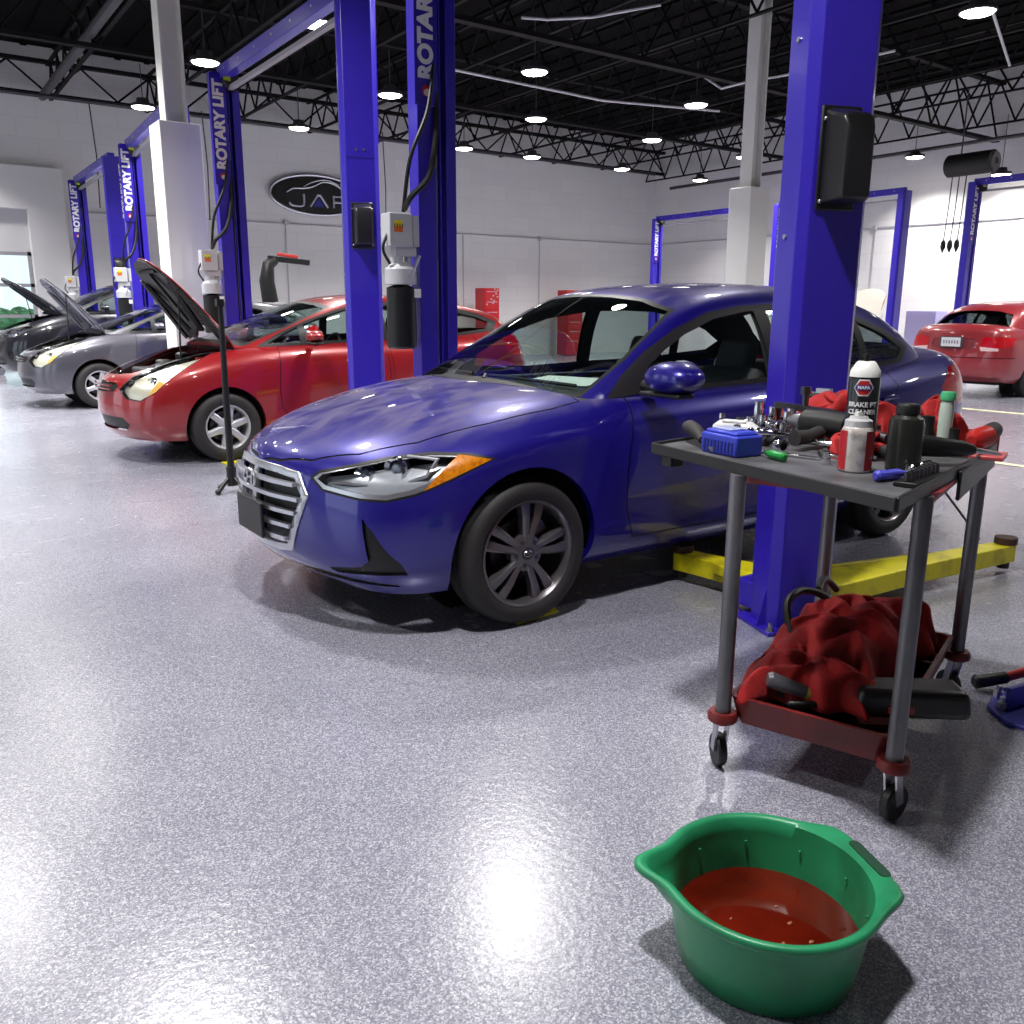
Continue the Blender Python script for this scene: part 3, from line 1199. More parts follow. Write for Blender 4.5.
def cut(bm, poly, axis, region, pid=None, sides=(1, -1), scut=True):
    A, B = AX[axis]
    if pid is not None:
        pl = bm.faces.layers.int['pid']
    for s in sides:
        a = V((A[0], A[1] * s, A[2]))
        b = V((B[0], B[1] * s, B[2]))
        n = len(poly)
        for i in range(n if scut else 0):
            p, q = V(poly[i]), V(poly[(i + 1) % n])
            d = q - p
            if d.length < 1e-5:
                continue
            d.normalize()
            n2 = V((d.y, -d.x))
            lo = (min(p.x, q.x) - .004, min(p.y, q.y) - .004)
            hi = (max(p.x, q.x) + .004, max(p.y, q.y) + .004)
            no = a * n2.x + b * n2.y
            # point on plane: any P with (P.a, P.b) = p ; solve using pseudo-inverse
            aa, bb = a.length_squared, b.length_squared
            co = a * (p.x / aa) + b * (p.y / bb)
            fs = []
            for f in bm.faces:
                c = f.calc_center_median()
                if s * c.y < -0.001 and axis != 'none':
                    continue
                if not region(V((c.x, abs(c.y), c.z)), V((f.normal.x, f.normal.y * (1 if c.y >= 0 else -1), f.normal.z))):
                    continue
                us = [v.co.dot(a) for v in f.verts]
                if min(us) > hi[0] or max(us) < lo[0]:
                    continue
                ws = [v.co.dot(b) for v in f.verts]
                if min(ws) > hi[1] or max(ws) < lo[1]:
                    continue
                ds = [(u - p.x) * n2.x + (w - p.y) * n2.y for u, w in zip(us, ws)]
                if min(ds) < -1e-5 and max(ds) > 1e-5:
                    fs.append(f)
            if not fs:
                continue
            geom = set(fs)
            for f in fs:
                geom.update(f.edges)
                geom.update(f.verts)
            bmesh.ops.bisect_plane(bm, geom=list(geom), dist=1e-6, plane_co=co, plane_no=no)
        if pid is not None:
            for f in bm.faces:
                c = f.calc_center_median()
                if s * c.y < -0.001:
                    continue
                if region(V((c.x, abs(c.y), c.z)), V((f.normal.x, f.normal.y * (1 if c.y >= 0 else -1), f.normal.z))) \
                        and inside(poly, c.dot(a), c.dot(b)):
                    f[pl] = pid


def set_pid(bm, poly, axis, region, fn, sides=(1, -1)):
    pl = bm.faces.layers.int['pid']
    A, B = AX[axis]
    for s in sides:
        a = V((A[0], A[1] * s, A[2]))
        b = V((B[0], B[1] * s, B[2]))
        for f in bm.faces:
            c = f.calc_center_median()
            if s * c.y < -0.001:
                continue
            if region(V((c.x, abs(c.y), c.z)), V((f.normal.x, f.normal.y * (1 if c.y >= 0 else -1), f.normal.z))) and inside(poly, c.dot(a), c.dot(b)):
                f[pl] = fn(f[pl])


def seam(bm, poly, axis, region, pid, w=.006, inner=None):
    """cuts a thin dark gap along the outline; faces inside get pid `inner` when given"""
    po, pi_ = offset_poly(poly, w / 2), offset_poly(poly, -w / 2)
    cut(bm, po, axis, region)
    cut(bm, pi_, axis, region)
    SEAM = 1
    set_pid(bm, po, axis, region, lambda p: SEAM if p in (0,) else p)
    set_pid(bm, pi_, axis, region, lambda p: (inner if inner is not None else 0) if p == SEAM else p)


def extract(bm, pids, name, material, parent, side=0, off=0.0, remove=True, xr=None, mtx=None, thick=0.0, flip=False):
    pl = bm.faces.layers.int['pid']
    nl = bm.verts.layers.float_vector['nrm']
    fs = []
    for f in bm.faces:
        if f[pl] in pids:
            c = f.calc_center_median()
            if side and c.y * side < 0:
                continue
            if xr and not (xr[0] <= c.x <= xr[1]):
                continue
            fs.append(f)
    if not fs:
        return None
    idx = {}
    vs, ns, faces = [], [], []
    for f in fs:
        row = []
        for v in f.verts:
            if v.index not in idx or True:
                key = id(v) if False else v
                if key not in idx:
                    idx[key] = len(vs)
                    nn = V(v[nl])
                    if nn.length < 1e-6:
                        nn = f.normal.copy()
                    nn.normalize()
                    vs.append(v.co + nn * off)
                    ns.append(nn)
                row.append(idx[key])
        faces.append(row)
    if thick:
        n0 = len(vs)
        be = {}
        for r_ in faces:
            for i in range(len(r_)):
                e = (r_[i], r_[(i + 1) % len(r_)])
                k = (min(e), max(e))
                be[k] = None if k in be else e
        vs += [vs[i] - ns[i] * thick for i in range(n0)]
        nf = [[i + n0 for i in r_[::-1]] for r_ in faces]
        for k, e in be.items():
            if e:
                nf.append([e[1], e[0], e[0] + n0, e[1] + n0])
        faces = faces + nf
        ns = None
    me = bpy.data.meshes.new(name)
    if mtx is not None:
        vs = [mtx @ v for v in vs]
        if ns:
            m3 = mtx.to_3x3()
            ns = [m3 @ v for v in ns]
    if flip:
        faces = [r_[::-1] for r_ in faces]
    me.from_pydata([tuple(v) for v in vs], [], faces)
    me.polygons.foreach_set('use_smooth', [True] * len(me.polygons))
    me.update()
    if ns and not flip:
        try:
            me.normals_split_custom_set_from_vertices([tuple(v) for v in ns])
        except Exception:
            pass
    me.materials.append(material)
    o = bpy.data.objects.new(name, me)
    link(o, parent)
    if remove:
        bmesh.ops.delete(bm, geom=fs, context='FACES')
    return o


def merge_bm(a, b):
    me = bpy.data.meshes.new('t')
    b.to_mesh(me)
    b.free()
    a.from_mesh(me)
    bpy.data.meshes.remove(me)
    return a


def circle(cx, cz, r, n=36):
    return [(cx + r * math.cos(2 * PI * i / n), cz + r * math.sin(2 * PI * i / n)) for i in range(n)]


# ---------------------------------------------------------------- wheels
def wheel(parent, x, y, s, Rt, Rr, W, style, M_r, detail=2):
    """s=-1: outer face towards -y"""
    m = T(x, y, Rt) @ rotm('X', 90 if s < 0 else -90)     # local +z = outwards
    b = MB()
    h = W / 2
    g = Rt - Rr
    prof = [(Rr - .005, h - .018), (Rr + .004, h - .006), (Rr + g * .25, h + .006), (Rr + g * .55, h + .008), (Rr + g * .82, h - .006),
            (Rt - .008, h - .022), (Rt, h - .045), (Rt, h - .07), (Rt - .008, h - .072), (Rt - .008, h - .08), (Rt, h - .082),
            (Rt, .018), (Rt - .008, .016), (Rt - .008, .006), (Rt, .004), (Rt, -h + .05), (Rt - .02, -h + .01), (Rr + .02, -h), (Rr - .01, -h + .02)]
    b.lathe(prof, 64)
    ty = b.build('wheel', M_tyre, parent, angle=50)
    ty.matrix_local = m
    b = MB()
    b.lathe([(Rr - .004, h - .012), (Rr + .003, h - .004), (Rr - .006, h - .003), (Rr - .014, h - .012), (Rr - .022, h - .05),
             (Rr - .03, -h + .03)], 64)
    fz = h - .020          # spoke face level
    if style == 'twin':    # five pairs of spokes
        for k in range(5):
            a = 2 * PI * k / 5 + R(9)
            for sg in (-1, 1):
                dr = V((math.cos(a), math.sin(a)))
                pr = V((-dr.y, dr.x))

                def pt(rr, off, w, z):
                    c = dr * rr + pr * (off * sg)
                    return [(c + pr * (w / 2)).to_tuple() + (z,), (c - pr * (w / 2)).to_tuple() + (z,)]
                secs = [(.040, .012, .028, -.006), (.09, .018, .030, -.004), (Rr * .62, .028, .036, 0), (Rr - .010, .040, .050, -.010)]
                ra, rb = [], []
                rows = []
                for (rr, o_, w_, z_) in secs:
                    q = pt(rr, o_, w_, fz + z_)
                    qi = pt(rr, o_, w_ * 1.15, fz + z_ - .032)
                    mid = pt(rr, o_ + w_ * .18, w_ * .10, fz + z_ + .007)
                    rows.append([qi[0], q[0], mid[0], mid[1], q[1], qi[1]])
                b.grid([[V(p) for p in r_] for r_ in rows])
    else:                  # broad single spokes
        n = 6 if style == 'six' else 7
        for k in range(n):
            a = 2 * PI * k / n + R(18)
            dr = V((math.cos(a), math.sin(a)))
            pr = V((-dr.y, dr.x))
            rows = []
            for (rr, w_, z_) in ((.03, .05, 0), (Rr * .45, .058, .004), (Rr * .8, .052, .002), (Rr - .008, .07, -.008)):
                c = dr * rr
                rows.append([V((c + pr * w_ * f).to_tuple() + (fz + z_ + dz,)) for f, dz in ((.56, -.035), (.5, 0), (.3, .007), (-.3, .007), (-.5, 0), (-.56, -.035))])
            b.grid(rows)
    b.lathe([(.085, fz - .04), (.08, fz - .004), (.045, fz + .002), (.04, fz + .004), (.001, fz + .004)], 32)
    rim = b.build('wheel_rim', M_r, ty, angle=30)
    b = MB()
    b.cyl((0, 0, fz + .003), (0, 0, fz + .009), .029, n=24)
    cc = b.build('centre_cap', M_gun if style == 'twin' else M_r, ty)
    if style == 'twin':
        b = MB()
        b.tube([(.02 * math.cos(2 * PI * i / 20), .013 * math.sin(2 * PI * i / 20), fz + .0105) for i in range(20)], .0017, 5, closed=True)
        b.tube([(-.008, -.009, fz + .0105), (-.004, .009, fz + .0105)], .0017, 5)
        b.tube([(.004, -.009, fz + .0105), (.008, .009, fz + .0105)], .0017, 5)
        b.tube([(-.006, 0, fz + .0105), (.006, 0, fz + .0105)], .0015, 5)
        b.build('cap_emblem', M_chrome, ty)
    for k in range(5 if style != 'seven' else 0):
        a = 2 * PI * k / 5 + R(45)
        c = (.055 * math.cos(a), .055 * math.sin(a))
        MB().cyl((c[0], c[1], fz - .005), (c[0], c[1], fz + .004), .0105, n=6).build('lug_nut', M_steel if style != 'twin' else M_gun, ty)
    b = MB()
    b.lathe([(.05, fz - .075), (.135, fz - .075), (.135, fz - .095), (.05, fz - .095)], 32)
    b.build('brake_disc', M_gun, ty)
    MB().box((.09, .07, fz - .07), (.09, .07, .05), .6).build('brake_caliper', M_gun, ty)
    return ty


def headlamp_unit(parent, c, rad, dirv, name='projector'):
    """a projector bowl facing dirv"""
    d = V(dirv).normalized()
    q = V((0, 0, 1)).rotation_difference(d).to_matrix().to_4x4()
    m = Matrix.Translation(c) @ q
    b = MB()
    b.m(M_chrome)
    b.lathe([(rad * .62, -.03), (rad * .7, .0), (rad, .012), (rad * 1.05, .004), (rad * 1.05, -.03)], 24, m)
    b.m(mat('projector_lens', (150, 160, 175), .05, 0.2, coat=1))
    b.lathe([(rad * .62, -.02), (rad * .5, .0), (rad * .25, .012), (.0005, .015)], 24, m)
    return b.build(name, None, parent)


def emblem_H(parent, m, w, h, material, name='emblem', r=.006):
    b = MB()
    b.tube([m @ V((w * math.cos(2 * PI * i / 32), h * math.sin(2 * PI * i / 32), .0)) for i in range(32)], r, 6, closed=True)
    for sx in (-1, 1):
        b.tube([m @ V((sx * w * .48 - .18 * w, -h * .78, 0)), m @ V((sx * w * .33, 0, 0)), m @ V((sx * w * .48 + .18 * w, h * .78, 0))], r * 1.1, 6)
    b.tube([m @ V((-w * .36, -h * .06, 0)), m @ V((w * .36, h * .12, 0))], r, 6)
    return b.build(name, material, parent)


def seat(parent, x, y, name='seat'):
    b = MB()
    b.box((x, y, .42), (.52, .50, .16))
    rm = Matrix.Rotation(R(16), 3, 'Y')
    b.box((x + .30, y, .72), (.15, .48, .60), rm, (.8, .84))
    b.box((x + .40, y, 1.07), (.10, .26, .19), rm, (.9, .9))
    return b.build(name, M_seat, parent, bevel=.04, seg=3)


def interior(parent, x0, x1, w, zb, seats, wheel_y=-.37, dash_x=None, zroof=1.3):
    b = MB()
    b.box(((x0 + x1) / 2, 0, .26), (x1 - x0, w * 2, .06))
    for s in (-1, 1):
        b.box(((x0 + x1) / 2, s * w, (zb + .26) / 2), (x1 - x0, .05, zb - .26))
    b.box((x1, 0, (zb + .3) / 2), (.05, 2 * w, zb - .3))
    b.box((x0, 0, (zb + .25) / 2 - .05), (.05, 2 * w, zb - .4))
    b.build('cabin_tub', M_trim, parent, bevel=.01)
    dx = x0 + .35 if dash_x is None else dash_x
    b = MB()
    rows = []
    for y in (-w, -.55, -.37, -.2, 0, .3, w):
        bump = .05 if abs(y + .37) < .2 else 0
        rows.append([V((dx - .55, y, zb - .035)), V((dx - .2, y, zb - .01)), V((dx + .05, y, zb + .0 + bump)), V((dx + .16, y, zb - .02 + bump * .5)),
                     V((dx + .18, y, zb - .2)), V((dx + .1, y, zb - .45))])
    b.grid(rows)
    b.build('dashboard', M_trim, parent)
    b = MB()
    c = V((dx + .33, wheel_y, zb - .05))
    e1, e2 = V((0, 1, 0)), V((.42, 0, .9)).normalized()
    b.tube([c + (e1 * math.cos(2 * PI * i / 28) + e2 * math.sin(2 * PI * i / 28)) * .185 for i in range(28)], .015, 8, closed=True)
    b.tube([c - e1 * .18, c + e1 * .18], .014, 6)
    b.tube([c, c - e2 * .18], .014, 6)
    b.tube([c, c - V((.2, 0, .1))], .03, 8)
    b.build('steering_wheel', M_black, parent)
    for (sx, sy) in seats:
        seat(parent, sx, sy)
    b = MB()
    b.box((x1 - .65, 0, .42), (.5, 1.2, .18))
    b.box((x1 - .32, 0, .70), (.15, 1.2, .62), Matrix.Rotation(R(20), 3, 'Y'))
    b.build('rear_bench', M_seat, parent, bevel=.04)


def mirror(parent, x, y, z, s, paint, sc=1.0):
    """door mirror; s=-1 near side"""
    b = MB()
    rows = []
    n = 16
    for (t_, ry, rz_, xx) in ((0, .02, .015, -.055), (.15, .085, .05, -.05), (.4, .115, .07, -.025), (.7, .12, .078, .01), (1.0, .112, .07, .04)):
        rows.append([V((x + xx * 1.3 * sc, y + s * (.15 * sc + .0) + math.cos(2 * PI * k / n) * ry * sc * (1.0), z + .02 + math.sin(2 * PI * k / n) * rz_ * sc * .8)) for k in range(n)])
    b.grid(rows, True)
    b._f([v for v in b.bm.verts[:]][:0]) if False else None
    b.bm.verts.ensure_lookup_table()
    b.bm.faces.new([b.bm.verts[i] for i in range(n)])
    o = b.build('mirror_housing', paint, parent, sub=1)
    b = MB()
    b.tube([(x + .05, y - s * .03, z - .03), (x + .02, y + s * .06, z - .035), (x + .01, y + s * .14, z - .035)], [.035, .02, .03], 8)
    b.box((x + .0, y + s * .15, z - .045 * sc), (.10, .2 * sc, .02))
    b.build('mirror_foot', M_black, o, bevel=.006)
    b = MB()
    b.lathe([(.0005, 0), (.10 * sc, 0)], 20, T(x + .054 * sc, y + s * .15 * sc, z + .02) @ Matrix.Diagonal((1, 1, .62, 1)) @ rotm('Y', 90))
    b.build('mirror_glass', M_chrome, o)
    return o
# ---------------------------------------------------------------- blue sedan (front towards -x, near side = -y)
ELB = [  # lower body half sections
    [(-.58, .66, .185), (-.64, .70, .26), (-.635, .745, .40), (-.615, .75, .54), (-.585, .74, .655), (-.57, .665, .715), (-.70, .44, .738), (-.775, .22, .742), (-.80, 0, .744)],
    [(-.42, .76, .185), (-.42, .83, .27), (-.42, .855, .40), (-.42, .86, .56), (-.40, .83, .695), (-.40, .715, .785), (-.46, .50, .832), (-.50, .25, .856), (-.51, 0, .862)],
    [(-.18, .78, .19), (-.18, .87, .28), (-.18, .885, .42), (-.18, .89, .60), (-.17, .868, .75), (-.17, .755, .850), (-.19, .53, .897), (-.21, .27, .926), (-.21, 0, .934)],
    [(.12, .78, .19), (.12, .87, .28), (.12, .885, .42), (.12, .90, .62), (.12, .885, .79), (.12, .78, .905), (.08, .55, .945), (.04, .28, .975), (.02, 0, .984)],
    [(.45, .78, .19), (.45, .865, .27), (.45, .875, .42), (.45, .895, .62), (.45, .885, .82), (.45, .80, .940), (.38, .57, .968), (.30, .30, .992), (.25, 0, 1.0)],
    [(.75, .78, .19), (.75, .87, .26), (.75, .865, .42), (.75, .895, .62), (.75, .885, .83), (.75, .80, .948), (.72, .57, .965), (.68, .30, .98), (.66, 0, .985)],
    [(1.25, .78, .19), (1.25, .875, .26), (1.25, .86, .42), (1.25, .895, .62), (1.25, .885, .84), (1.25, .80, .957), (1.25, .57, .965), (1.25, .30, .97), (1.25, 0, .97)],
    [(1.9, .78, .19), (1.9, .875, .26), (1.9, .86, .42), (1.9, .895, .63), (1.9, .885, .85), (1.9, .80, .972), (1.9, .57, .98), (1.9, .30, .985), (1.9, 0, .985)],
    [(2.45, .78, .19), (2.45, .87, .27), (2.45, .875, .43), (2.45, .90, .64), (2.45, .89, .865), (2.45, .79, .985), (2.45, .57, .995), (2.45, .30, 1.0), (2.45, 0, 1.0)],
    [(2.85, .77, .20), (2.85, .865, .29), (2.85, .885, .45), (2.85, .90, .66), (2.85, .885, .88), (2.85, .77, 1.02), (2.90, .56, 1.06), (2.92, .30, 1.08), (2.93, 0, 1.085)],
    [(3.2, .74, .22), (3.2, .84, .31), (3.2, .86, .47), (3.2, .872, .68), (3.2, .85, .92), (3.2, .735, 1.06), (3.2, .54, 1.105), (3.2, .28, 1.12), (3.2, 0, 1.122)],
    [(3.52, .70, .24), (3.57, .79, .33), (3.59, .825, .48), (3.59, .835, .70), (3.58, .825, .92), (3.57, .71, 1.065), (3.62, .50, 1.11), (3.65, .25, 1.125), (3.66, 0, 1.128)],
]
ELB_F = [(-.70, .185), (-.835, .25), (-.86, .40), (-.865, .54), (-.845, .665)]
ELB_R = [(3.66, .24), (3.74, .33), (3.775, .48), (3.76, .70), (3.71, .92)]
EGH = [  # greenhouse
    [(.30, .785, .91), (.70, .725, 1.12), (1.06, .645, 1.305), (1.02, .43, 1.383), (1.0, .22, 1.408), (.99, 0, 1.416)],
    [(.95, .80, .93), (1.08, .73, 1.20), (1.29, .625, 1.385), (1.29, .43, 1.437), (1.28, .22, 1.456), (1.27, 0, 1.462)],
    [(1.7, .80, .94), (1.75, .735, 1.22), (1.82, .61, 1.418), (1.82, .43, 1.462), (1.82, .22, 1.478), (1.82, 0, 1.484)],
    [(2.2, .80, .955), (2.25, .73, 1.22), (2.28, .60, 1.408), (2.28, .42, 1.452), (2.28, .22, 1.468), (2.28, 0, 1.474)],
    [(2.72, .775, .985), (2.68, .71, 1.20), (2.64, .595, 1.358), (2.62, .41, 1.408), (2.62, .22, 1.425), (2.62, 0, 1.430)],
    [(3.26, .74, 1.0), (3.08, .685, 1.16), (2.88, .60, 1.285), (2.80, .41, 1.352), (2.80, .22, 1.372), (2.80, 0, 1.378)],
]
EGH_F = [(.22, .95), (.66, 1.19)]
EGH_R = [(3.46, 1.06), (3.14, 1.24)]


def shell(spec_lb, f, r, gh, gf, gr, sc, cr_lb=(), cr_gh=(), level=3):
    lb = cage_shell(spec_lb, 6, f, r, sc, cr_lb, level)
    g = cage_shell(gh, 3, gf, gr, sc, cr_gh, level)
    return lb, g


def arches(bm, xs, r, rc, paint, parent, sc=(1, 1, 1)):
    """wheel openings with a turned-in lip and a dark liner"""
    pl = bm.faces.layers.int['pid']
    for cx, cz in xs:
        poly = circle(cx, cz, r, 40)
        poly = [(x, max(z, -.02)) for x, z in poly]
        reg = lambda c, n: c.y > .5 * sc[1] and abs(c.x - cx) < r + .1
        cut(bm, poly, 'y', reg, 99)
    kill = [f for f in bm.faces if f[pl] == 99]
    bmesh.ops.delete(bm, geom=kill, context='FACES')
    for cx, cz in xs:
        for s in (-1, 1):
            bes = [e for e in bm.edges if len(e.link_faces) == 1 and
                   all(abs((v.co.x - cx) ** 2 + (v.co.z - cz) ** 2 - r * r) < .012 and v.co.y * s > .5 * sc[1] for v in e.verts)]
            b = MB()
            for e in bes:
                p, q = [v.co.copy() for v in e.verts]
                i = V((0, -s * .035, 0))
                b._f([b.bm.verts.new(x) for x in (p, q, q + i, p + i)])
            b.build('arch_lip', paint, parent, weld=True)
            b = MB()
            rows = []
            for k in range(25):
                a = -.25 + (PI + .5) * k / 24
                p = V((cx + math.cos(a) * (r + .004), 0, cz + math.sin(a) * (r + .004)))
                rows.append([V((p.x, s * .50 * sc[1], p.z)), V((p.x, s * (.80 if cx < 1 else .80) * sc[1], p.z))])
            b.grid(rows)
            b.build('wheel_arch_liner', M_dark, parent)
            b = MB()
            b.lathe([(.001, 0), (r + .004, 0)], 32, T(cx, s * .50 * sc[1], cz) @ rotm('X', 90))
            b.build('inner_arch_wall', M_dark, parent)


def axle_dark(parent, x0, x1, w, z=.2):
    b = MB()
    b.box(((x0 + x1) / 2, 0, z + .05), (x1 - x0, w * 2, .1))
    b.box((0, 0, .30), (.08, 1.2, .08))
    b.build('underbody', M_dark, parent)


def cabin_open(lb, poly):
    pl = lb.faces.layers.int['pid']
    cut(lb, poly, 'z', lambda c, n: n.z > .5 and c.z > .7, 99)
    bmesh.ops.delete(lb, geom=[f for f in lb.faces if f[pl] == 99], context='FACES')


def build_sedan():
    t = thing('sedan', 'shiny dark blue four-door sedan with a dusty bonnet and chrome grille', 'car', (2.09, 3.70, 0), 0)
    P = car_paint('blue_car_paint', (26, 15, 128), dust=(112, 106, 132), flake=.3)
    lb, g = shell(ELB, ELB_F, ELB_R, EGH, EGH_F, EGH_R, (1, 1, 1),
                  ((4, .35, 0, 12), (5, .25, 4, 10), (6, .5, 0, 4)), ((2, .25, 0, 6),))
    arches(lb, ((0, .325), (2.70, .325)), .362, 0, P, t)
    ANY = lambda c, n: True
    front = lambda c, n: c.x < -.05
    # bonnet
    hood = [(-.83, -.01), (-.80, .18), (-.735, .36), (-.60, .53), (-.40, .655), (-.1, .725), (.20, .755), (.36, .745), (.36, .60), (.26, .40), (.18, .2), (.15, -.01)]
    up = lambda c, n: c.z > .68 and n.z > .35
    seam(lb, hood, 'z', up, 1, .007, inner=10)
    # cowl strip between bonnet and windscreen
    cowl = [(.155, -.01), (.185, .2), (.265, .4), (.365, .60), (.375, .745), (.54, .72), (.48, .5), (.36, .25), (.30, -.01)]
    cut(lb, cowl, 'z', up, 2)
    cabin_open(lb, [(.32, -.01), (.38, .25), (.50, .5), (.58, .73), (1.5, .74), (2.5, .73), (3.05, .68), (3.38, .5), (3.42, -.01)])
    # headlamps
    hl = [(-.345, .650), (-.27, .612), (-.02, .592), (.14, .592), (.30, .618), (.48, .670), (.68, .735), (.56, .752), (.35, .757), (.12, .738), (-.12, .700), (-.30, .672)]
    rg = lambda c, n: c.x < .1 and c.z > .5 and n.z < .93
    cut(lb, offset_poly(hl, .010), 'd', rg, 3)
    cut(lb, hl, 'd', rg, 26)
    cut(lb, [(-.315, .648), (-.25, .626), (-.02, .610), (.14, .611), (.28, .634), (.46, .684), (.60, .733), (.55, .748), (.35, .752), (.12, .734), (-.12, .696), (-.28, .668)], 'd', rg, 20)
    amb = [(.34, .627), (.48, .670), (.68, .735), (.56, .752), (.50, .757), (.43, .70)]
    cut(lb, amb, 'd', rg, 21)
    # grille
    gr = [(-.01, .675), (.20, .674), (.335, .662), (.405, .575), (.375, .50), (.285, .325), (.18, .310), (-.01, .306)]
    rgf = lambda c, n: c.x < -.5 and n.x < -.2
    cut(lb, gr, 'x', rgf, 22)
    gri = offset_poly(gr, -.030)
    cut(lb, gri, 'x', rgf, 23)
    # lower side recess and lip
    fog = [(.655, .515), (.70, .46), (.765, .33), (.765, .285), (.51, .268), (.48, .285), (.64, .312), (.672, .34), (.668, .42)]
    cut(lb, fog, 'x', lambda c, n: c.x < -.3, 4)
    lipp = [(-.01, .262), (.40, .262), (.60, .25), (.72, .235), (.72, .225), (.4, .235), (-.01, .238)]
    cut(lb, lipp, 'x', lambda c, n: c.x < -.3, 6)
    # bumper / wing seams, doors, sill
    side = lambda c, n: c.y > .62 and n.y > .15
    bump = [(-.62, .10), (-.335, .10), (-.335, .10), (-.21, .66), (-.17, .74), (-.3, .76), (-.75, .70)]
    d1 = [(.60, .30), (.545, .45), (.535, .62), (.56, .80), (.60, .955), (1.62, .99), (1.635, .70), (1.60, .45), (1.58, .30)]
    d2 = [(1.62, .30), (1.64, .45), (1.675, .70), (1.66, .99), (2.62, 1.02), (2.66, .90), (2.45, .72), (2.28, .50), (2.22, .30)]
    seam(lb, d1, 'y', side, 1, .006, inner=11)
    seam(lb, d2, 'y', side, 1, .006, inner=12)
    bs = [(-.30, .05), (-.30, .60), (-.22, .735), (-.225, .738), (-.31, .60), (-.31, .05)]
    # fuel of boot, tail lamps
    tl = [(3.24, .80), (3.14, .87), (3.32, .985), (3.50, 1.01), (3.85, 1.0), (3.85, .84), (3.60, .78), (3.40, .76)]
    cut(lb, tl, 'y', lambda c, n: c.x > 3.0 and c.y > .42, 24)
    plate = [(-.01, .80), (.28, .80), (.30, .66), (-.01, .64)]
    cut(lb, plate, 'x', lambda c, n: c.x > 3.4, 4)
    boot = [(3.42, -.01), (3.40, .45), (3.42, .62), (3.55, .60), (3.66, .3), (3.68, -.01)]
    seam(lb, boot, 'z', lambda c, n: c.z > .95 and n.z > .5, 1, .006)

    # greenhouse glass
    ws = [(-.01, .965), (.30, .96), (.55, .95), (.715, .935), (.685, 1.10), (.632, 1.24), (.592, 1.325), (.40, 1.378), (.2, 1.398), (-.01, 1.404)]
    wr = lambda c, n: c.x < 1.35 and n.x < -.25
    cut(g, offset_poly(ws, .0), 'x', wr, 2)
    cut(g, offset_poly(ws, -.012), 'x', wr, 30)
    bw = [(-.01, 1.10), (.35, 1.09), (.60, 1.06), (.575, 1.17), (.50, 1.30), (.3, 1.345), (-.01, 1.36)]
    cut(g, bw, 'x', lambda c, n: c.x > 2.5 and n.x > .2, 31)
    sr = lambda c, n: n.y > .25 and c.y > .5
    dlo = [(.50, .93), (.62, 1.03), (.78, 1.13), (1.0, 1.235), (1.24, 1.31), (1.52, 1.345), (1.85, 1.358), (2.15, 1.348), (2.45, 1.305), (2.74, 1.22), (2.96, 1.11), (2.84, 1.03), (2.5, .995), (1.6, .965), (.7, .945)]
    cut(g, dlo, 'y', sr, 5)
    w1 = [(.78, .985), (.77, 1.065), (.90, 1.14), (1.06, 1.215), (1.27, 1.28), (1.52, 1.315), (1.575, 1.318), (1.60, .99), (1.2, .975)]
    w2 = [(1.69, .992), (1.675, 1.325), (1.85, 1.33), (2.15, 1.32), (2.40, 1.285), (2.44, 1.018), (2.1, 1.0)]
    w3 = [(2.495, 1.025), (2.465, 1.265), (2.7, 1.195), (2.88, 1.105), (2.79, 1.045)]
    cut(g, w1, 'y', sr, 32)
    cut(g, w2, 'y', sr, 33)
    cut(g, w3, 'y', sr, 34)
    # door frame dark pillar
    pil = [(1.60, .98), (1.575, 1.30), (1.675, 1.30), (1.69, .985)]
    # roof lining: copy of roof faces moved inwards
    pl = g.faces.layers.int['pid']
    extract(g, (0, 5), 'roof_lining', M_trim, t, off=-.02, remove=False, flip=True)
    for c, nm in ((30, 'windscreen'), (31, 'rear_window')):
        extract(g, (c,), nm, M_glass, t)
    for c, nm in ((32, 'front_door_window'), (33, 'rear_door_window'), (34, 'quarter_window')):
        for s in (-1, 1):
            if c == 32 and s == -1:
                # the near front window is wound down
                pass
            if c == 32:
                fs = [f for f in g.faces if f[pl] == 32 and f.calc_center_median().y * s > 0]
                if s == -1:
                    bmesh.ops.delete(g, geom=fs, context='FACES')
                    continue
            extract(g, (c,), nm, M_glass, t, side=s)
    extract(g, (2,), 'windscreen_band', M_black, t)
    trimm = mat('window_trim_grey', (34, 32, 36), .5, spec=.3)
    for s in (-1, 1):
        extract(g, (5,), 'window_trim', trimm, t, side=s, off=.003)
    extract(g, (0,), 'roof', P, t)
    # lower body pieces
    hl_house = mat('headlamp_chrome_bowl', (205, 207, 214), .3, .35)
    hl_dark = mat('headlamp_dark_bowl', (60, 60, 68), .3, .6)
    for s in (-1, 1):
        extract(lb, (20,), 'headlamp_housing', hl_house, t, side=s, off=-.045, remove=False)
        o = extract(lb, (20,), 'headlamp', M_clear, t, side=s)
        for (cx, cy, cz, rr) in ((-.505, .655, .695, .052), (-.60, .565, .668, .040)):
            headlamp_unit(o, (cx, cy * s, cz), rr, (-1, .35 * s, .05))
        b = MB()
        b.tube([(-.70, .47 * s, .632), (-.60, .60 * s, .628), (-.52, .69 * s, .633), (-.42, .76 * s, .67), (-.38, .772 * s, .74), (-.47, .69 * s, .752)], [.008, .010, .011, .013, .012, .006], 8)
        b.build('light_guide', M_satin, o)
        extract(lb, (21,), 'turn_signal', M_amber, t, side=s)
        extract(lb, (24,), 'tail_lamp', M_lred, t, side=s)
        extract(lb, (11,), 'front_door', P, t, side=s)
        extract(lb, (12,), 'rear_door', P, t, side=s)
    extract(lb, (23,), 'grille_mesh', mat('grille_black', (10, 10, 11), .5), t, off=-.025)
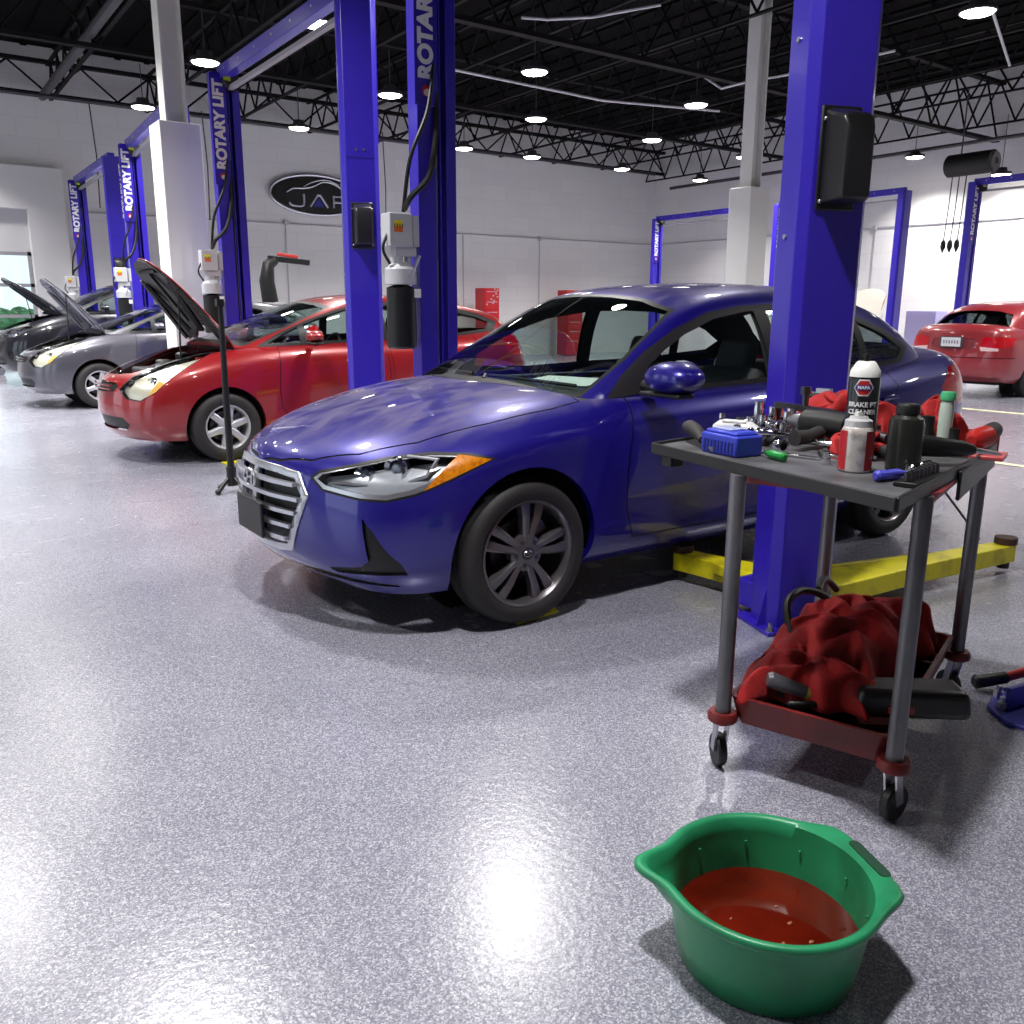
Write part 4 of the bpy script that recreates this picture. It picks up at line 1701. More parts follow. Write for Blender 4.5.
    # chrome bars
    def nose_x(y, z):
        # front fascia surface estimate for y,z
        best = None
        for f in lbv:
            d = (abs(f.y) - abs(y)) ** 2 + (f.z - z) ** 2
            if best is None or d < best[0]:
                best = (d, f.x)
        return best[1]
    lbv = [v.co.copy() for v in lb.verts if v.co.x < -.5]
    extract(lb, (22,), 'grille_frame', M_satin, t, off=.010, thick=.02)
    gbar = lambda z, w: arc2([(nose_x_fit(y, z) + .004, y, z + .012 * (1 - (abs(y) / .4) ** 2) * 0) for y in (-w, -w * .6, -w * .3, 0, w * .3, w * .6, w)])

    def nose_x_fit(y, z):
        return -.862 + .60 * abs(y) ** 2.2 * .9 + (max(0, z - .6) * .15)
    b = MB()
    for z, w_ in ((.615, .345), (.555, .368), (.495, .345), (.435, .312), (.378, .282)):
        pts = arc2([(nose_x_fit(y, z) - .002, y, z) for y in (-w_, -w_ * .6, -w_ * .3, 0, w_ * .3, w_ * .6, w_)])
        b = MB()
        for i in range(len(pts) - 1):
            b.bar(pts[i], pts[i + 1], .022, .017)
        b.build('grille_bar', M_satin, t)
    
    m = Matrix.Translation((-.878, 0, .602)) @ Matrix(((0, 0, -1), (-1, 0, 0), (0, 1, 0))).to_4x4()
    emblem_H(t, m, .070, .037, M_satin, r=.0055)
    b = MB()
    b.box((-.885, .0, .435), (.014, .31, .155))
    b.build('plate_bracket', M_black, t, bevel=.006)
    extract(lb, (10,), 'bonnet', P, t)
    for s in (-1, 1):
        extract(lb, (1,), 'panel_gap', M_dark, t, side=s, off=-.004, xr=(-2, .5))
        extract(lb, (1,), 'panel_gap', M_dark, t, side=s, off=-.004, xr=(.5, 2.9))
        extract(lb, (1,), 'panel_gap', M_dark, t, side=s, off=-.004)
        extract(lb, (3,), 'headlamp_seal', M_black, t, side=s)
        extract(lb, (26,), 'headlamp_bezel', M_satin, t, side=s, off=-.002)
        extract(lb, (6,), 'lip_groove', M_black, t, side=s, off=-.008)
        extract(lb, (4,), 'bumper_insert', M_black, t, side=s, off=-.012, xr=(-2, 0))
        extract(lb, (4,), 'plate_recess', M_black, t, side=s, off=-.012)
    extract(lb, (2,), 'cowl', M_black, t)
    extract(lb, (0,), 'body', P, t)
    lb.free()
    g.free()
    # wheels
    for (x, s) in ((0, -1), (0, 1), (2.70, -1), (2.70, 1)):
        wheel(t, x, s * .775, s, .316, .230, .205, 'twin', M_alloyd)
    axle_dark(t, -.55, 3.4, .62)
    interior(t, .52, 3.0, .71, .93, ((1.42, -.37), (1.42, .37)), dash_x=.86)
    mirror(t, .64, -.85, 1.015, -1, P, 1.2)
    mirror(t, .80, .80, .97, 1, P, .85)
    # sill strip, handles, wipers, antenna, side repeater
    for s in (-1, 1):
        for x in (1.40, 2.42):
            b = MB()
            b.tube([(x, s * .885, .835), (x + .02, s * .915, .84), (x + .16, s * .915, .845), (x + .19, s * .885, .845)], .012, 8)
            b.build('door_handle', P, t)
    b = MB()
    b.tube(arc2([(.34, -.02, 1.0), (.36, -.3, .997), (.46, -.60, .98)]), .009, 6)
    b.tube([(.28, -.10, .985), (.34, -.03, 1.0)], .012, 6)
    b.tube([(.31, .04, 1.005), (.44, .58, .995)], .009, 6)
    b.build('wiper', M_black, t)
    b = MB()
    rows = [[V((.62, y0, .955)), V((.78, y0 + .02, .968))] for y0 in ()]
    p = [V((.60, -.50, .965)), V((.48, -.12, .968)), V((.72, -.06, .985)), V((.84, -.44, .985))]
    b._f([b.bm.verts.new(q) for q in p])
    b._f([b.bm.verts.new(q + V((0, 0, -.002))) for q in p[::-1]])
    pp = b.build('paper_sheet', M_paper, None, smooth=False)
    pp.location = t.location
    tag(pp, 'white paper sheet lying on the dashboard of the blue sedan', 'paper')
    b = MB()
    b.tube([(2.42, 0, 1.385), (2.46, 0, 1.42)], .01, 6)
    b.build('antenna', M_black, t)
    return t


SED = build_sedan()
# ---------------------------------------------------------------- hatchbacks with raised bonnets
HLB = [
    [(-.58, .62, .20), (-.64, .67, .28), (-.645, .70, .42), (-.63, .71, .54), (-.60, .69, .66), (-.58, .60, .74), (-.72, .40, .745), (-.80, .2, .735), (-.825, 0, .73)],
    [(-.42, .72, .20), (-.42, .78, .29), (-.43, .80, .42), (-.43, .81, .58), (-.42, .78, .74), (-.40, .67, .83), (-.47, .46, .845), (-.52, .24, .85), (-.54, 0, .85)],
    [(-.18, .74, .20), (-.18, .83, .29), (-.18, .845, .43), (-.18, .85, .62), (-.18, .825, .80), (-.17, .715, .90), (-.2, .50, .925), (-.23, .25, .94), (-.24, 0, .945)],
    [(.12, .74, .20), (.12, .83, .29), (.12, .845, .43), (.12, .862, .64), (.12, .845, .84), (.10, .74, .965), (.02, .52, .99), (-.03, .27, 1.01), (-.05, 0, 1.015)],
    [(.45, .74, .20), (.45, .825, .28), (.45, .835, .43), (.45, .86, .64), (.45, .845, .87), (.42, .755, 1.0), (.30, .55, 1.02), (.2, .28, 1.04), (.15, 0, 1.045)],
    [(.80, .74, .20), (.80, .83, .28), (.80, .825, .43), (.80, .86, .64), (.80, .845, .88), (.80, .765, 1.01), (.7, .55, 1.03), (.6, .28, 1.04), (.55, 0, 1.045)],
    [(1.3, .74, .20), (1.3, .83, .28), (1.3, .825, .43), (1.3, .86, .64), (1.3, .845, .89), (1.3, .765, 1.02), (1.3, .55, 1.03), (1.3, .28, 1.03), (1.3, 0, 1.03)],
    [(1.9, .74, .20), (1.9, .83, .28), (1.9, .825, .43), (1.9, .86, .65), (1.9, .85, .91), (1.9, .765, 1.035), (1.9, .55, 1.04), (1.9, .28, 1.04), (1.9, 0, 1.04)],
    [(2.45, .74, .20), (2.45, .83, .28), (2.45, .84, .44), (2.45, .862, .66), (2.45, .85, .93), (2.45, .76, 1.06), (2.45, .55, 1.07), (2.45, .28, 1.08), (2.45, 0, 1.08)],
    [(2.9, .73, .22), (2.9, .82, .30), (2.9, .84, .46), (2.9, .85, .68), (2.9, .83, .95), (2.9, .73, 1.09), (2.9, .54, 1.11), (2.9, .28, 1.12), (2.9, 0, 1.12)],
    [(3.28, .64, .26), (3.32, .73, .34), (3.34, .76, .48), (3.33, .77, .70), (3.28, .75, .95), (3.22, .66, 1.11), (3.28, .48, 1.13), (3.33, .24, 1.14), (3.34, 0, 1.14)],
]
HLB_F = [(-.76, .20), (-.86, .28), (-.89, .42), (-.885, .54), (-.865, .66)]
HLB_R = [(3.42, .26), (3.5, .34), (3.54, .48), (3.50, .70), (3.42, .95)]
HGH = [
    [(.18, .735, .975), (.68, .69, 1.16), (1.14, .60, 1.33), (1.10, .40, 1.392), (1.06, .2, 1.41), (1.04, 0, 1.416)],
    [(.95, .765, .98), (1.15, .70, 1.23), (1.40, .58, 1.40), (1.40, .40, 1.445), (1.39, .2, 1.462), (1.38, 0, 1.467)],
    [(1.6, .765, 1.0), (1.7, .70, 1.26), (1.80, .57, 1.43), (1.80, .40, 1.468), (1.80, .2, 1.485), (1.8, 0, 1.49)],
    [(2.3, .755, 1.03), (2.35, .69, 1.25), (2.4, .56, 1.39), (2.4, .40, 1.432), (2.4, .2, 1.448), (2.4, 0, 1.453)],
    [(2.85, .73, 1.06), (2.83, .67, 1.21), (2.85, .55, 1.31), (2.85, .40, 1.345), (2.85, .2, 1.362), (2.85, 0, 1.368)],
    [(3.2, .67, 1.08), (3.12, .62, 1.17), (3.06, .53, 1.25), (3.06, .38, 1.288), (3.06, .2, 1.30), (3.06, 0, 1.305)],
]
HGH_F = [(-.08, 1.0), (.48, 1.21)]
HGH_R = [(3.38, 1.10), (3.24, 1.20)]


def build_hatch(name, label, loc, P, sc=(1, 1, 1), rim=M_alloy, wr=.305, arch=.345, angle=48, open_hood=True, style='six', under_m=None, tint=M_glass,
                rotz=0, suv=False, liner=None):
    t = thing(name, label, 'car', loc, rotz)
    lb, g = shell(HLB, HLB_F, HLB_R, HGH, HGH_F, HGH_R, sc, ((4, .3, 0, 11), (6, .4, 0, 3)), (), 3 if sc[0] == 1 else 2)
    sx, sy, sz = sc

    def S(poly, ax):
        ka = {'y': sx, 'x': sy, 'z': sx, 'd': 1}[ax]
        kb = {'y': sz, 'x': sz, 'z': sy, 'd': sz}[ax]
        return [(a * ka, b_ * kb) for a, b_ in poly]
    arches(lb, ((0, wr + .01), (2.70 * sx, wr + .01)), arch, 0, P, t, sc)
    side = lambda c, n: c.y > .6 and n.y > .15
    up = lambda c, n: c.z > .66 * sz and n.z > .3
    hood = [(-.76, -.01), (-.73, .2), (-.66, .36), (-.50, .49), (-.28, .585), (.08, .67), (.30, .70), (.15, .5), (.02, .25), (-.03, -.01)]
    bay = offset_poly(hood, -.03)
    bay = [(a, max(-.01, b_)) for a, b_ in bay]
    pl = lb.faces.layers.int['pid']
    if open_hood:
        cut(lb, S(hood, 'z'), 'z', up, 10)
    else:
        seam(lb, S(hood, 'z'), 'z', up, 1, .008, inner=10)
    cowl = [(.01, -.01), (.06, .25), (.22, .5), (.36, .705), (.52, .69), (.40, .5), (.22, .25), (.16, -.01)]
    cut(lb, S(cowl, 'z'), 'z', up, 2)
    cabin_open(lb, S([(.2, -.01), (.26, .25), (.45, .5), (.62, .68), (1.5, .70), (2.5, .69), (3.0, .62), (3.15, .4), (3.2, -.01)], 'z'))
    # tall swept-back headlamps
    hl = [(-.38, .64), (-.27, .57), (-.04, .555), (.16, .63), (.38, .79), (.60, .945), (.44, .925), (.18, .87), (.0, .82), (-.22, .745)]
    if suv:
        hl = [(-.36, .70), (-.2, .665), (.05, .67), (.25, .72), (.45, .80), (.40, .83), (.15, .80), (-.15, .765)]
    rg = lambda c, n: c.x < .25 * sx and c.z > .5 * sz
    cut(lb, S(offset_poly(hl, .008), 'd'), 'd', rg, 3)
    cut(lb, S(hl, 'd'), 'd', rg, 20)
    if not suv:
        amb = [(.06, .59), (.16, .63), (.26, .70), (.18, .72)]
        cut(lb, S(amb, 'd'), 'd', rg, 21)
    gr = [(-.01, .70), (.30, .69), (.36, .66), (.31, .615), (-.01, .605)]
    low = [(-.01, .41), (.44, .40), (.50, .34), (.42, .285), (-.01, .285)]
    rf = lambda c, n: c.x < -.4 and n.x < -.2
    cut(lb, S(gr, 'x'), 'x', rf, 23)
    cut(lb, S(low, 'x'), 'x', rf, 4)
    if suv:
        cut(lb, S(circle(.62, .40, .065, 20), 'x'), 'x', rf, 22)
        cut(lb, S([(-.01, .62), (.5, .60), (.42, .46), (-.01, .44)], 'x'), 'x', rf, 4)
    d1 = [(.62, .30), (.50, .45), (.48, .62), (.50, .85), (.52, 1.03), (1.56, 1.04), (1.60, .70), (1.56, .45), (1.52, .30)]
    d2 = [(1.56, .30), (1.60, .45), (1.64, .70), (1.60, 1.04), (2.60, 1.09), (2.66, .95), (2.45, .74), (2.28, .50), (2.20, .30)]
    seam(lb, S(d1, 'y'), 'y', side, 1, .007, inner=11)
    seam(lb, S(d2, 'y'), 'y', side, 1, .007, inner=12)
    tl = [(3.0, .90), (3.0, 1.04), (3.3, 1.12), (3.6, 1.06), (3.6, .86), (3.2, .84)]
    cut(lb, S(tl, 'y'), 'y', lambda c, n: c.x > 2.9 * sx and c.y > .5, 24)
    ws = [(-.01, 1.03), (.3, 1.025), (.55, 1.01), (.66, .995), (.63, 1.16), (.575, 1.28), (.535, 1.345), (.38, 1.378), (.2, 1.395), (-.01, 1.402)]
    cut(g, S(ws, 'x'), 'x', lambda c, n: c.x < 1.35 * sx and n.x < -.2, 2)
    cut(g, S(offset_poly(ws, -.02), 'x'), 'x', lambda c, n: c.x < 1.35 * sx and n.x < -.2, 30)
    bw = [(-.01, 1.12), (.35, 1.11), (.58, 1.09), (.54, 1.18), (.46, 1.26), (-.01, 1.285)]
    cut(g, S(bw, 'x'), 'x', lambda c, n: c.x > 2.9 * sx and n.x > .2, 31)
    sr = lambda c, n: n.y > .2 and c.y > .45
    dlo = [(.34, .99), (.55, 1.10), (.85, 1.22), (1.15, 1.315), (1.4, 1.37), (1.8, 1.40), (2.3, 1.37), (2.75, 1.29), (2.98, 1.20), (2.9, 1.11), (2.5, 1.07), (1.6, 1.03), (.6, .995)]
    w0 = [(.44, 1.015), (.60, 1.10), (.74, 1.16), (.74, 1.02)]
    w1 = [(.80, 1.03), (.80, 1.18), (1.0, 1.25), (1.22, 1.312), (1.45, 1.35), (1.53, 1.355), (1.55, 1.045)]
    w2 = [(1.63, 1.05), (1.61, 1.36), (1.85, 1.36), (2.28, 1.33), (2.36, 1.31), (2.34, 1.08)]
    w3 = [(2.42, 1.09), (2.43, 1.30), (2.7, 1.25), (2.86, 1.20), (2.80, 1.13)]
    for pg, c in ((dlo, 5), (w0, 35), (w1, 32), (w2, 33), (w3, 34)):
        cut(g, S(pg, 'y'), 'y', sr, c)
    extract(g, (0, 5), 'roof_lining', M_trim, t, off=-.02, remove=False, flip=True)
    extract(g, (30,), 'windscreen', tint, t)
    extract(g, (31,), 'rear_window', tint, t)
    for c, nm in ((35, 'front_quarter_window'), (32, 'front_door_window'), (33, 'rear_door_window'), (34, 'quarter_window')):
        for s in (-1, 1):
            extract(g, (c,), nm, tint, t, side=s)
    extract(g, (2,), 'windscreen_band', M_black, t)
    for s in (-1, 1):
        extract(g, (5,), 'window_trim', M_black, t, side=s, off=.003)
    extract(g, (0,), 'roof', P, t)
    bowl = mat('pale_lamp_bowl', (232, 228, 205), .3, .3)
    for s in (-1, 1):
        extract(lb, (20,), 'headlamp_housing', bowl if not suv else mat('headlamp_dark_bowl2', (120, 122, 135), .25, .6), t, side=s, off=-.04, remove=False)
        o = extract(lb, (20,), 'headlamp', M_clear, t, side=s)
        headlamp_unit(o, (-.55 * sx, .58 * s * sy, .69 * sz), .05, (-1, .35 * s, .1))
        extract(lb, (21,), 'turn_signal', mat('pale_amber', (222, 170, 90), .2, coat=1), t, side=s)
        extract(lb, (24,), 'tail_lamp', M_lred, t, side=s)
        extract(lb, (11,), 'front_door', P, t, side=s)
        extract(lb, (12,), 'rear_door', P, t, side=s)
    extract(lb, (23,), 'grille_mesh', M_dark, t, off=-.015)
    b = MB()
    for z in (.635, .668):
        pts = [(-.868 * sx + .42 * abs(y) ** 2.2, y * sy, z * sz) for y in (-.32, -.2, -.1, 0, .1, .2, .32)]
        b = MB()
        for i in range(6):
            b.bar(pts[i], pts[i + 1], .014, .012)
        b.build('grille_bar', P if not suv else M_satin, t)
    extract(lb, (22,), 'fog_lamp', M_clear, t)
    extract(lb, (4,), 'lower_intake', M_black, t, off=-.02)
    for s in (-1, 1):
        extract(lb, (1,), 'panel_gap', M_dark, t, side=s, off=-.004)
        extract(lb, (3,), 'headlamp_seal', M_black, t, side=s)
    extract(lb, (2,), 'cowl', M_black, t)
    if open_hood:
        hx, hz = .17 * sx, 1.01 * sz
        m = T(hx, 0, hz) @ Matrix.Rotation(R(angle), 4, 'Y') @ T(-hx, 0, -hz + .01)
        # skin and stiffened inner panel
        hd = extract(lb, (10,), 'bonnet', P, t, mtx=m, thick=.012, remove=False)
        um = under_m or mat('bonnet_underside', (34, 30, 31), .6)
        extract(lb, (10,), 'bonnet_inner_panel', um, t, mtx=m @ T(.01, 0, -.022), thick=.008, remove=False, xr=(-2, hx - .06))
        b = MB()
        for (p, q) in (((-.5, -.42), (.0, -.2)), ((-.5, .42), (.0, .2)), ((-.62, -.3), (-.62, .3)), ((-.62, 0), (-.1, -.0)), ((-.55, .45), (.1, .55)), ((-.55, -.45), (.1, -.55))):
            pp = m @ V((p[0] * sx, p[1] * sy, (.83 + (p[0] + .5) * .22) * sz - .04))
            qq = m @ V((q[0] * sx, q[1] * sy, (.83 + (q[0] + .5) * .22) * sz - .035))
            b.bar(pp, qq, .05, .025)
        b.build('bonnet_rib', um, t)
        b = MB()
        p1_ = m @ V((-.45 * sx, -.50 * sy, .82 * sz))
        b.tube([(-.28 * sx, -.52 * sy, .84 * sz), p1_], .008, 6)
        b.build('prop_rod', M_black, t)
        fs = [f for f in lb.faces if f[pl] == 10]
        bmesh.ops.delete(lb, geom=fs, context='FACES')
        # engine bay
        b = MB()
        b.box((-.22 * sx, 0, .45 * sz), (.84 * sx, .96 * sy, .3 * sz))
        b.build('engine_bay', M_dark, t)
        ep = mat('engine_plastic', (40, 40, 42), .45)
        b = MB()
        rnd = random.Random(3)
        b.box((-.30 * sx, .05, .70 * sz), (.44, .5, .18))
        b.box((-.02 * sx, -.38, .78 * sz), (.22, .26, .16))
        b.box((-.5 * sx, -.32, .70 * sz), (.22, .2, .12))
        b.cyl((-.2 * sx, .42, .6 * sz), (-.2 * sx, .42, .84 * sz), .07, n=14)
        b.cyl((.0 * sx, .5, .7 * sz), (.0 * sx, .5, .9 * sz), .06, n=14)
        b.cyl((.0 * sx, -.52, .7 * sz), (.0 * sx, -.52, .9 * sz), .06, n=14)
        b.box((-.66 * sx, 0, .68 * sz), (.10, .9 * sy, .05))
        b.build('engine_cover', ep, t, bevel=.02)
        b = MB()
        for k in range(5):
            y0 = rnd.uniform(-.4, .4)
            b.tube(arc2([(-.5 * sx, y0, .74 * sz), (-.25 * sx, y0 * .6, .84 * sz), (.02 * sx, y0 * .3 + .1, .80 * sz)]), .014, 6)
        b.build('engine_hoses', M_black, t)
        b = MB()
        b.m(M_steel)
        b.box((-.18 * sx, .30, .80 * sz), (.12, .10, .02))
        b.cyl((-.36 * sx, -.10, .79 * sz), (-.36 * sx, -.10, .82 * sz), .035, n=12)
        b.m(mat('battery_cap_red', (190, 40, 30), .4))
        b.box((-.06 * sx, -.30, .87 * sz), (.05, .05, .03))
        b.build('engine_fittings', None, t)
    else:
        extract(lb, (10,), 'bonnet', P, t)
    extract(lb, (0,), 'body', P, t)
    lb.free()
    g.free()
    for (x, s) in ((0, -1), (0, 1), (2.70 * sx, -1), (2.70 * sx, 1)):
        wheel(t, x, s * .745 * sy, s, wr, wr * .64, .19, style, rim)
    axle_dark(t, -.6 * sx, 3.2 * sx, .60 * sy, .22 * sz)
    interior(t, .5 * sx, 2.95 * sx, .66 * sy, .97 * sz, ((1.45, -.37), (1.45, .37)), dash_x=.85)
    for s in (-1, 1):
        mirror(t, .78 * sx, s * .83 * sy, 1.06 * sz, s, P, .9)
        for x in (1.34, 2.40):
            MB().tube([(x * sx, s * .85 * sy, .86 * sz), ((x + .02) * sx, s * .88 * sy, .865 * sz), ((x + .16) * sx, s * .88 * sy, .87 * sz), ((x + .18) * sx, s * .85 * sy, .87 * sz)],
                      .012, 8).build('door_handle', P, t)
    return t


P_red = car_paint('red_car_paint', (142, 14, 22), flake=.15)
P_grey = car_paint('grey_car_paint', (80, 79, 88), flake=.4)
P_dark = car_paint('midnight_car_paint', (22, 22, 34), flake=.2)
P_wht = car_paint('white_car_paint', (196, 192, 182), flake=.0)
build_hatch('hatchback', 'bright red hatchback with its bonnet propped open behind the blue sedan', (2.34, 8.46, 0), P_red, angle=66)
build_hatch('hatchback', 'silver grey hatchback with its bonnet up beside the white column', (2.26, 13.65, 0), P_grey, angle=64,
            under_m=mat('grey_bonnet_underside', (120, 120, 132), .5))
build_hatch('suv', 'dark navy SUV with its bonnet up at the far left by the glazed door', (2.40, 18.1, 0), P_dark, sc=(1.04, 1.07, 1.24), wr=.36, arch=.40, angle=54,
            suv=True, style='seven', under_m=mat('dark_bonnet_underside', (44, 44, 60), .5))
build_hatch('hatchback', 'white hatchback with raised bonnet mostly hidden behind the rear of the blue sedan', (18.5, 12.25, 0), P_wht, sc=(1, 1, 1.12), rotz=PI, angle=66,
            under_m=mat('tan_bonnet_underside', (196, 140, 100), .6))


def build_rear_sedan():
    """red saloon seen from behind: same kind of body turned round"""
    t = thing('sedan', 'red four-door sedan seen from behind at the right edge of the room', 'car', (17.5, 7.45, 0), PI)
    P = car_paint('old_red_paint', (150, 40, 48), flake=.1)
    sc = (.97, .965, 1.03)
    lb, g = shell(ELB, ELB_F, ELB_R, EGH, EGH_F, EGH_R, sc, ((5, .3, 8, 12),), (), 3)
    arches(lb, ((0, .31), (2.70 * sc[0], .31)), .35, 0, P, t, sc)
    cabin_open(lb, [(.44, -.01), (.6, .5), (.66, .68), (1.5, .70), (2.5, .70), (3.0, .64), (3.2, .45), (3.22, -.01)])
    rr = lambda c, n: c.x > 3.0 and n.x > .15
    tl = [(.44, .945), (.70, .955), (.80, .93), (.80, .80), (.68, .775), (.42, .80)]
    cut(lb, tl, 'x', lambda c, n: c.x > 2.95 and c.z > .7, 24)
    cl = [(.42, .80), (.68, .775), (.68, .735), (.44, .735)]
    cut(lb, cl, 'x', rr, 25)
    rec = [(-.01, .93), (.33, .92), (.36, .80), (.30, .765), (-.01, .765)]
    cut(lb, rec, 'x', rr, 4)
    bum = [(-.01, .635), (.95, .635), (.95, .622), (-.01, .622)]
    cut(lb, bum, 'x', rr, 1)
    low = [(-.01, .33), (.7, .33), (.7, .2), (-.01, .2)]
    cut(lb, low, 'x', rr, 4)
    bw = [(-.01, 1.065), (.35, 1.06), (.62, 1.035), (.60, 1.15), (.53, 1.29), (.3, 1.345), (-.01, 1.36)]
    cut(g, bw, 'x', lambda c, n: c.x > 2.35 and n.x > .2, 31)
    ws = [(-.01, .975), (.30, .97), (.66, .95), (.62, 1.13), (.55, 1.30), (.2, 1.38), (-.01, 1.385)]
    cut(g, ws, 'x', lambda c, n: c.x < 1.35 and n.x < -.2, 30)
    sr = lambda c, n: n.y > .25 and c.y > .45
    for pg, c in (([(.66, .975), (.84, 1.06), (1.10, 1.2), (1.32, 1.275), (1.56, 1.31), (1.58, .99)], 32), ([(1.66, .995), (1.64, 1.31), (2.0, 1.32), (2.33, 1.27), (2.6, 1.14), (2.5, 1.02)], 33)):
        cut(g, pg, 'y', sr, c)
    extract(g, (0,), 'roof_lining', M_trim, t, off=-.02, remove=False, flip=True)
    extract(g, (30,), 'windscreen', M_glass, t)
    extract(g, (31,), 'rear_window', glass_mat('tinted_glass', (110, 116, 118)), t)
    for c, nm in ((32, 'front_door_window'), (33, 'rear_door_window')):
        for s in (-1, 1):
            extract(g, (c,), nm, M_glass, t, side=s)
    extract(g, (0,), 'roof', P, t)
    for s in (-1, 1):
        extract(lb, (24,), 'tail_lamp', M_lred, t, side=s)
        extract(lb, (25,), 'reversing_lamp', mat('clear_red_lens', (235, 200, 200), .2, coat=1), t, side=s)
    extract(lb, (4,), 'bumper_insert', mat('plate_recess', (120, 40, 48), .5), t, off=-.01)
    extract(lb, (1,), 'panel_gap', M_dark, t, off=-.004)
    extract(lb, (0,), 'body', P, t)
    lb.free()
    g.free()
    b = MB()
    b.m(mat('plate_frame', (70, 66, 72), .4))
    b.box((3.65, 0, .865), (.03, .36, .17))
    b.m(mat('number_plate', (222, 222, 226), .4))
    b.box((3.668, 0, .865), (.006, .31, .14))
    b.build('number_plate', None, t)
    b = MB()
    for k in range(6):
        b.box((3.673, -.11 + k * .044, .865), (.002, .022, .05))
    b.build('plate_marks', mat('plate_ink', (120, 124, 140), .5), t)
    
    for (x, s) in ((0, -1), (0, 1), (2.70 * sc[0], -1), (2.70 * sc[0], 1)):
        wheel(t, x, s * .745, s, .30, .195, .19, 'seven', M_alloy)
    axle_dark(t, -.5, 3.3, .60)
    interior(t, .55, 3.0, .68, .95, ((1.42, -.37), (1.42, .37)), dash_x=.92)
    for s in (-1, 1):
        mirror(t, .80, s * .84, 1.0, s, P, .9)
    # foil strips hung in the rear window
    b = MB()
    b.box((2.78, .15, 1.20), (.02, .22, .18), Matrix.Rotation(R(-50), 3, 'Y'))
    b.build('seat_cover', mat('grey_cover', (150, 150, 158), .6), t)
    return t


build_rear_sedan()
# ---------------------------------------------------------------- tool cart
CX, CY, CA = 2.36, 1.47, R(19)
HL_, HW_ = .46, .235
t = thing('service_cart', 'dark red service cart with four grey legs, heaped with tools', 'tool cart', (CX, CY, 0), CA)
M_cred = mat('cart_dark_red', (112, 26, 24), .42, noise=(5, (66, 18, 18), .45, .7))
M_cred2 = mat('cart_tray_red', (150, 44, 46), .45, noise=(6, (92, 26, 28), .4, .7))
M_leg = mat('cart_leg_grey', (128, 126, 130), .36, .55, noise=(3, (92, 90, 92), .35, .7))
ZT = .885
# legs (u along length, v across; near-left = front)
for u, v in ((-HL_, HW_), (-HL_, -HW_), (HL_, HW_), (HL_, -HW_)):
    b = MB()
    b.cyl((u, v, .165), (u, v, ZT - .003), .0225, n=18)
    b.build('leg', M_leg, t)
    # caster
    b = MB()
    b.box((u, v, .155), (.035, .03, .02))
    sw = {(-1, 1): .72, (-1, -1): -.35, (1, 1): .3, (1, -1): .9}[(1 if u > 0 else -1, 1 if v > 0 else -1)]
    cs, sn = math.cos(sw), math.sin(sw)
    for s in (-1, 1):
        b.bar((u + s * .017 * -sn, v + s * .017 * cs, .148), (u + .02 * cs + s * .017 * -sn, v + .02 * sn + s * .017 * cs, .05), .006, .026, up=(cs, sn, 0))
    fk = b.build('caster_fork', M_steel, t)
    b = MB()
    m = T(u + .02 * cs, v + .02 * sn, .05) @ Matrix.Rotation(sw, 4, 'Z') @ rotm('X', 90)
    b.lathe([(.010, -.013), (.046, -.013), (.05, -.008), (.05, .008), (.046, .013), (.010, .013)], 24, m, closed=True)
    b.build('caster_wheel', M_black, fk)


def rrect(hl, hw, r, n=5):
    out = []
    for cx, cy, a0 in ((hl - r, hw - r, 0), (-hl + r, hw - r, 90), (-hl + r, -hw + r, 180), (hl - r, -hw + r, 270)):
        for k in range(n + 1):
            a = R(a0 + 90 * k / n)
            out.append((cx + r * math.cos(a), cy + r * math.sin(a)))
    return out


def tray(name, z, hl, hw, depth, m_, parent, notch=0.0):
    o = rrect(hl, hw, .03)
    i_ = rrect(hl - .015, hw - .015, .02)
    b = MB()
    rows = [[V((x, y, z - depth)) for x, y in rrect(hl - .02, hw - .02, .03)], [V((x, y, z)) for x, y in o], [V((x, y, z)) for x, y in i_],
            [V((x * .985, y * .985, z - depth + .012)) for x, y in i_]]
    b.grid(rows, True)
    b._f([b.bm.verts.new(V((x, y, z - depth))) for x, y in rrect(hl - .02, hw - .02, .03)][::-1])
    b._f([b.bm.verts.new(V((x * .985, y * .985, z - depth + .012))) for x, y in i_])
    return b.build(name, m_, parent, angle=40)


lt = tray('lower_tray', .235, HL_ + .0, HW_ - .012, .085, M_cred, t)
for u, v in ((-HL_, HW_), (-HL_, -HW_), (HL_, HW_), (HL_, -HW_)):
    MB().lathe([(.012, .150), (.036, .150), (.043, .156), (.044, .172), (.038, .182), (.024, .182)], 20, T(u, v, 0)).build('corner_pad', M_cred, lt)
ut = tray('upper_tray', ZT, HL_ + .0, HW_ + .028, .035, M_cred2, t)
ut.location = (.03, 0, 0)
b = MB()
b.box((.15, -HW_ - .032, ZT - .02), (.66, .010, .08))
b.build('black_side_guard', M_black, t, bevel=.003)
b = MB()
b.box((HL_ + .035, -.02, ZT + .012), (.02, 2 * HW_ + .04, .085))
b.box((HL_ - .03, -HW_ - .018, ZT + .012), (.15, .018, .085))
b.box((HL_ - .03, HW_ + .018, ZT + .012), (.15, .018, .085))
b.build('raised_end', M_cred2, t, bevel=.006)

W2 = T(CX, CY, 0) @ Matrix.Rotation(CA, 4, 'Z')


def wl(u, v, z=0):
    return W2 @ V((u, v, z))


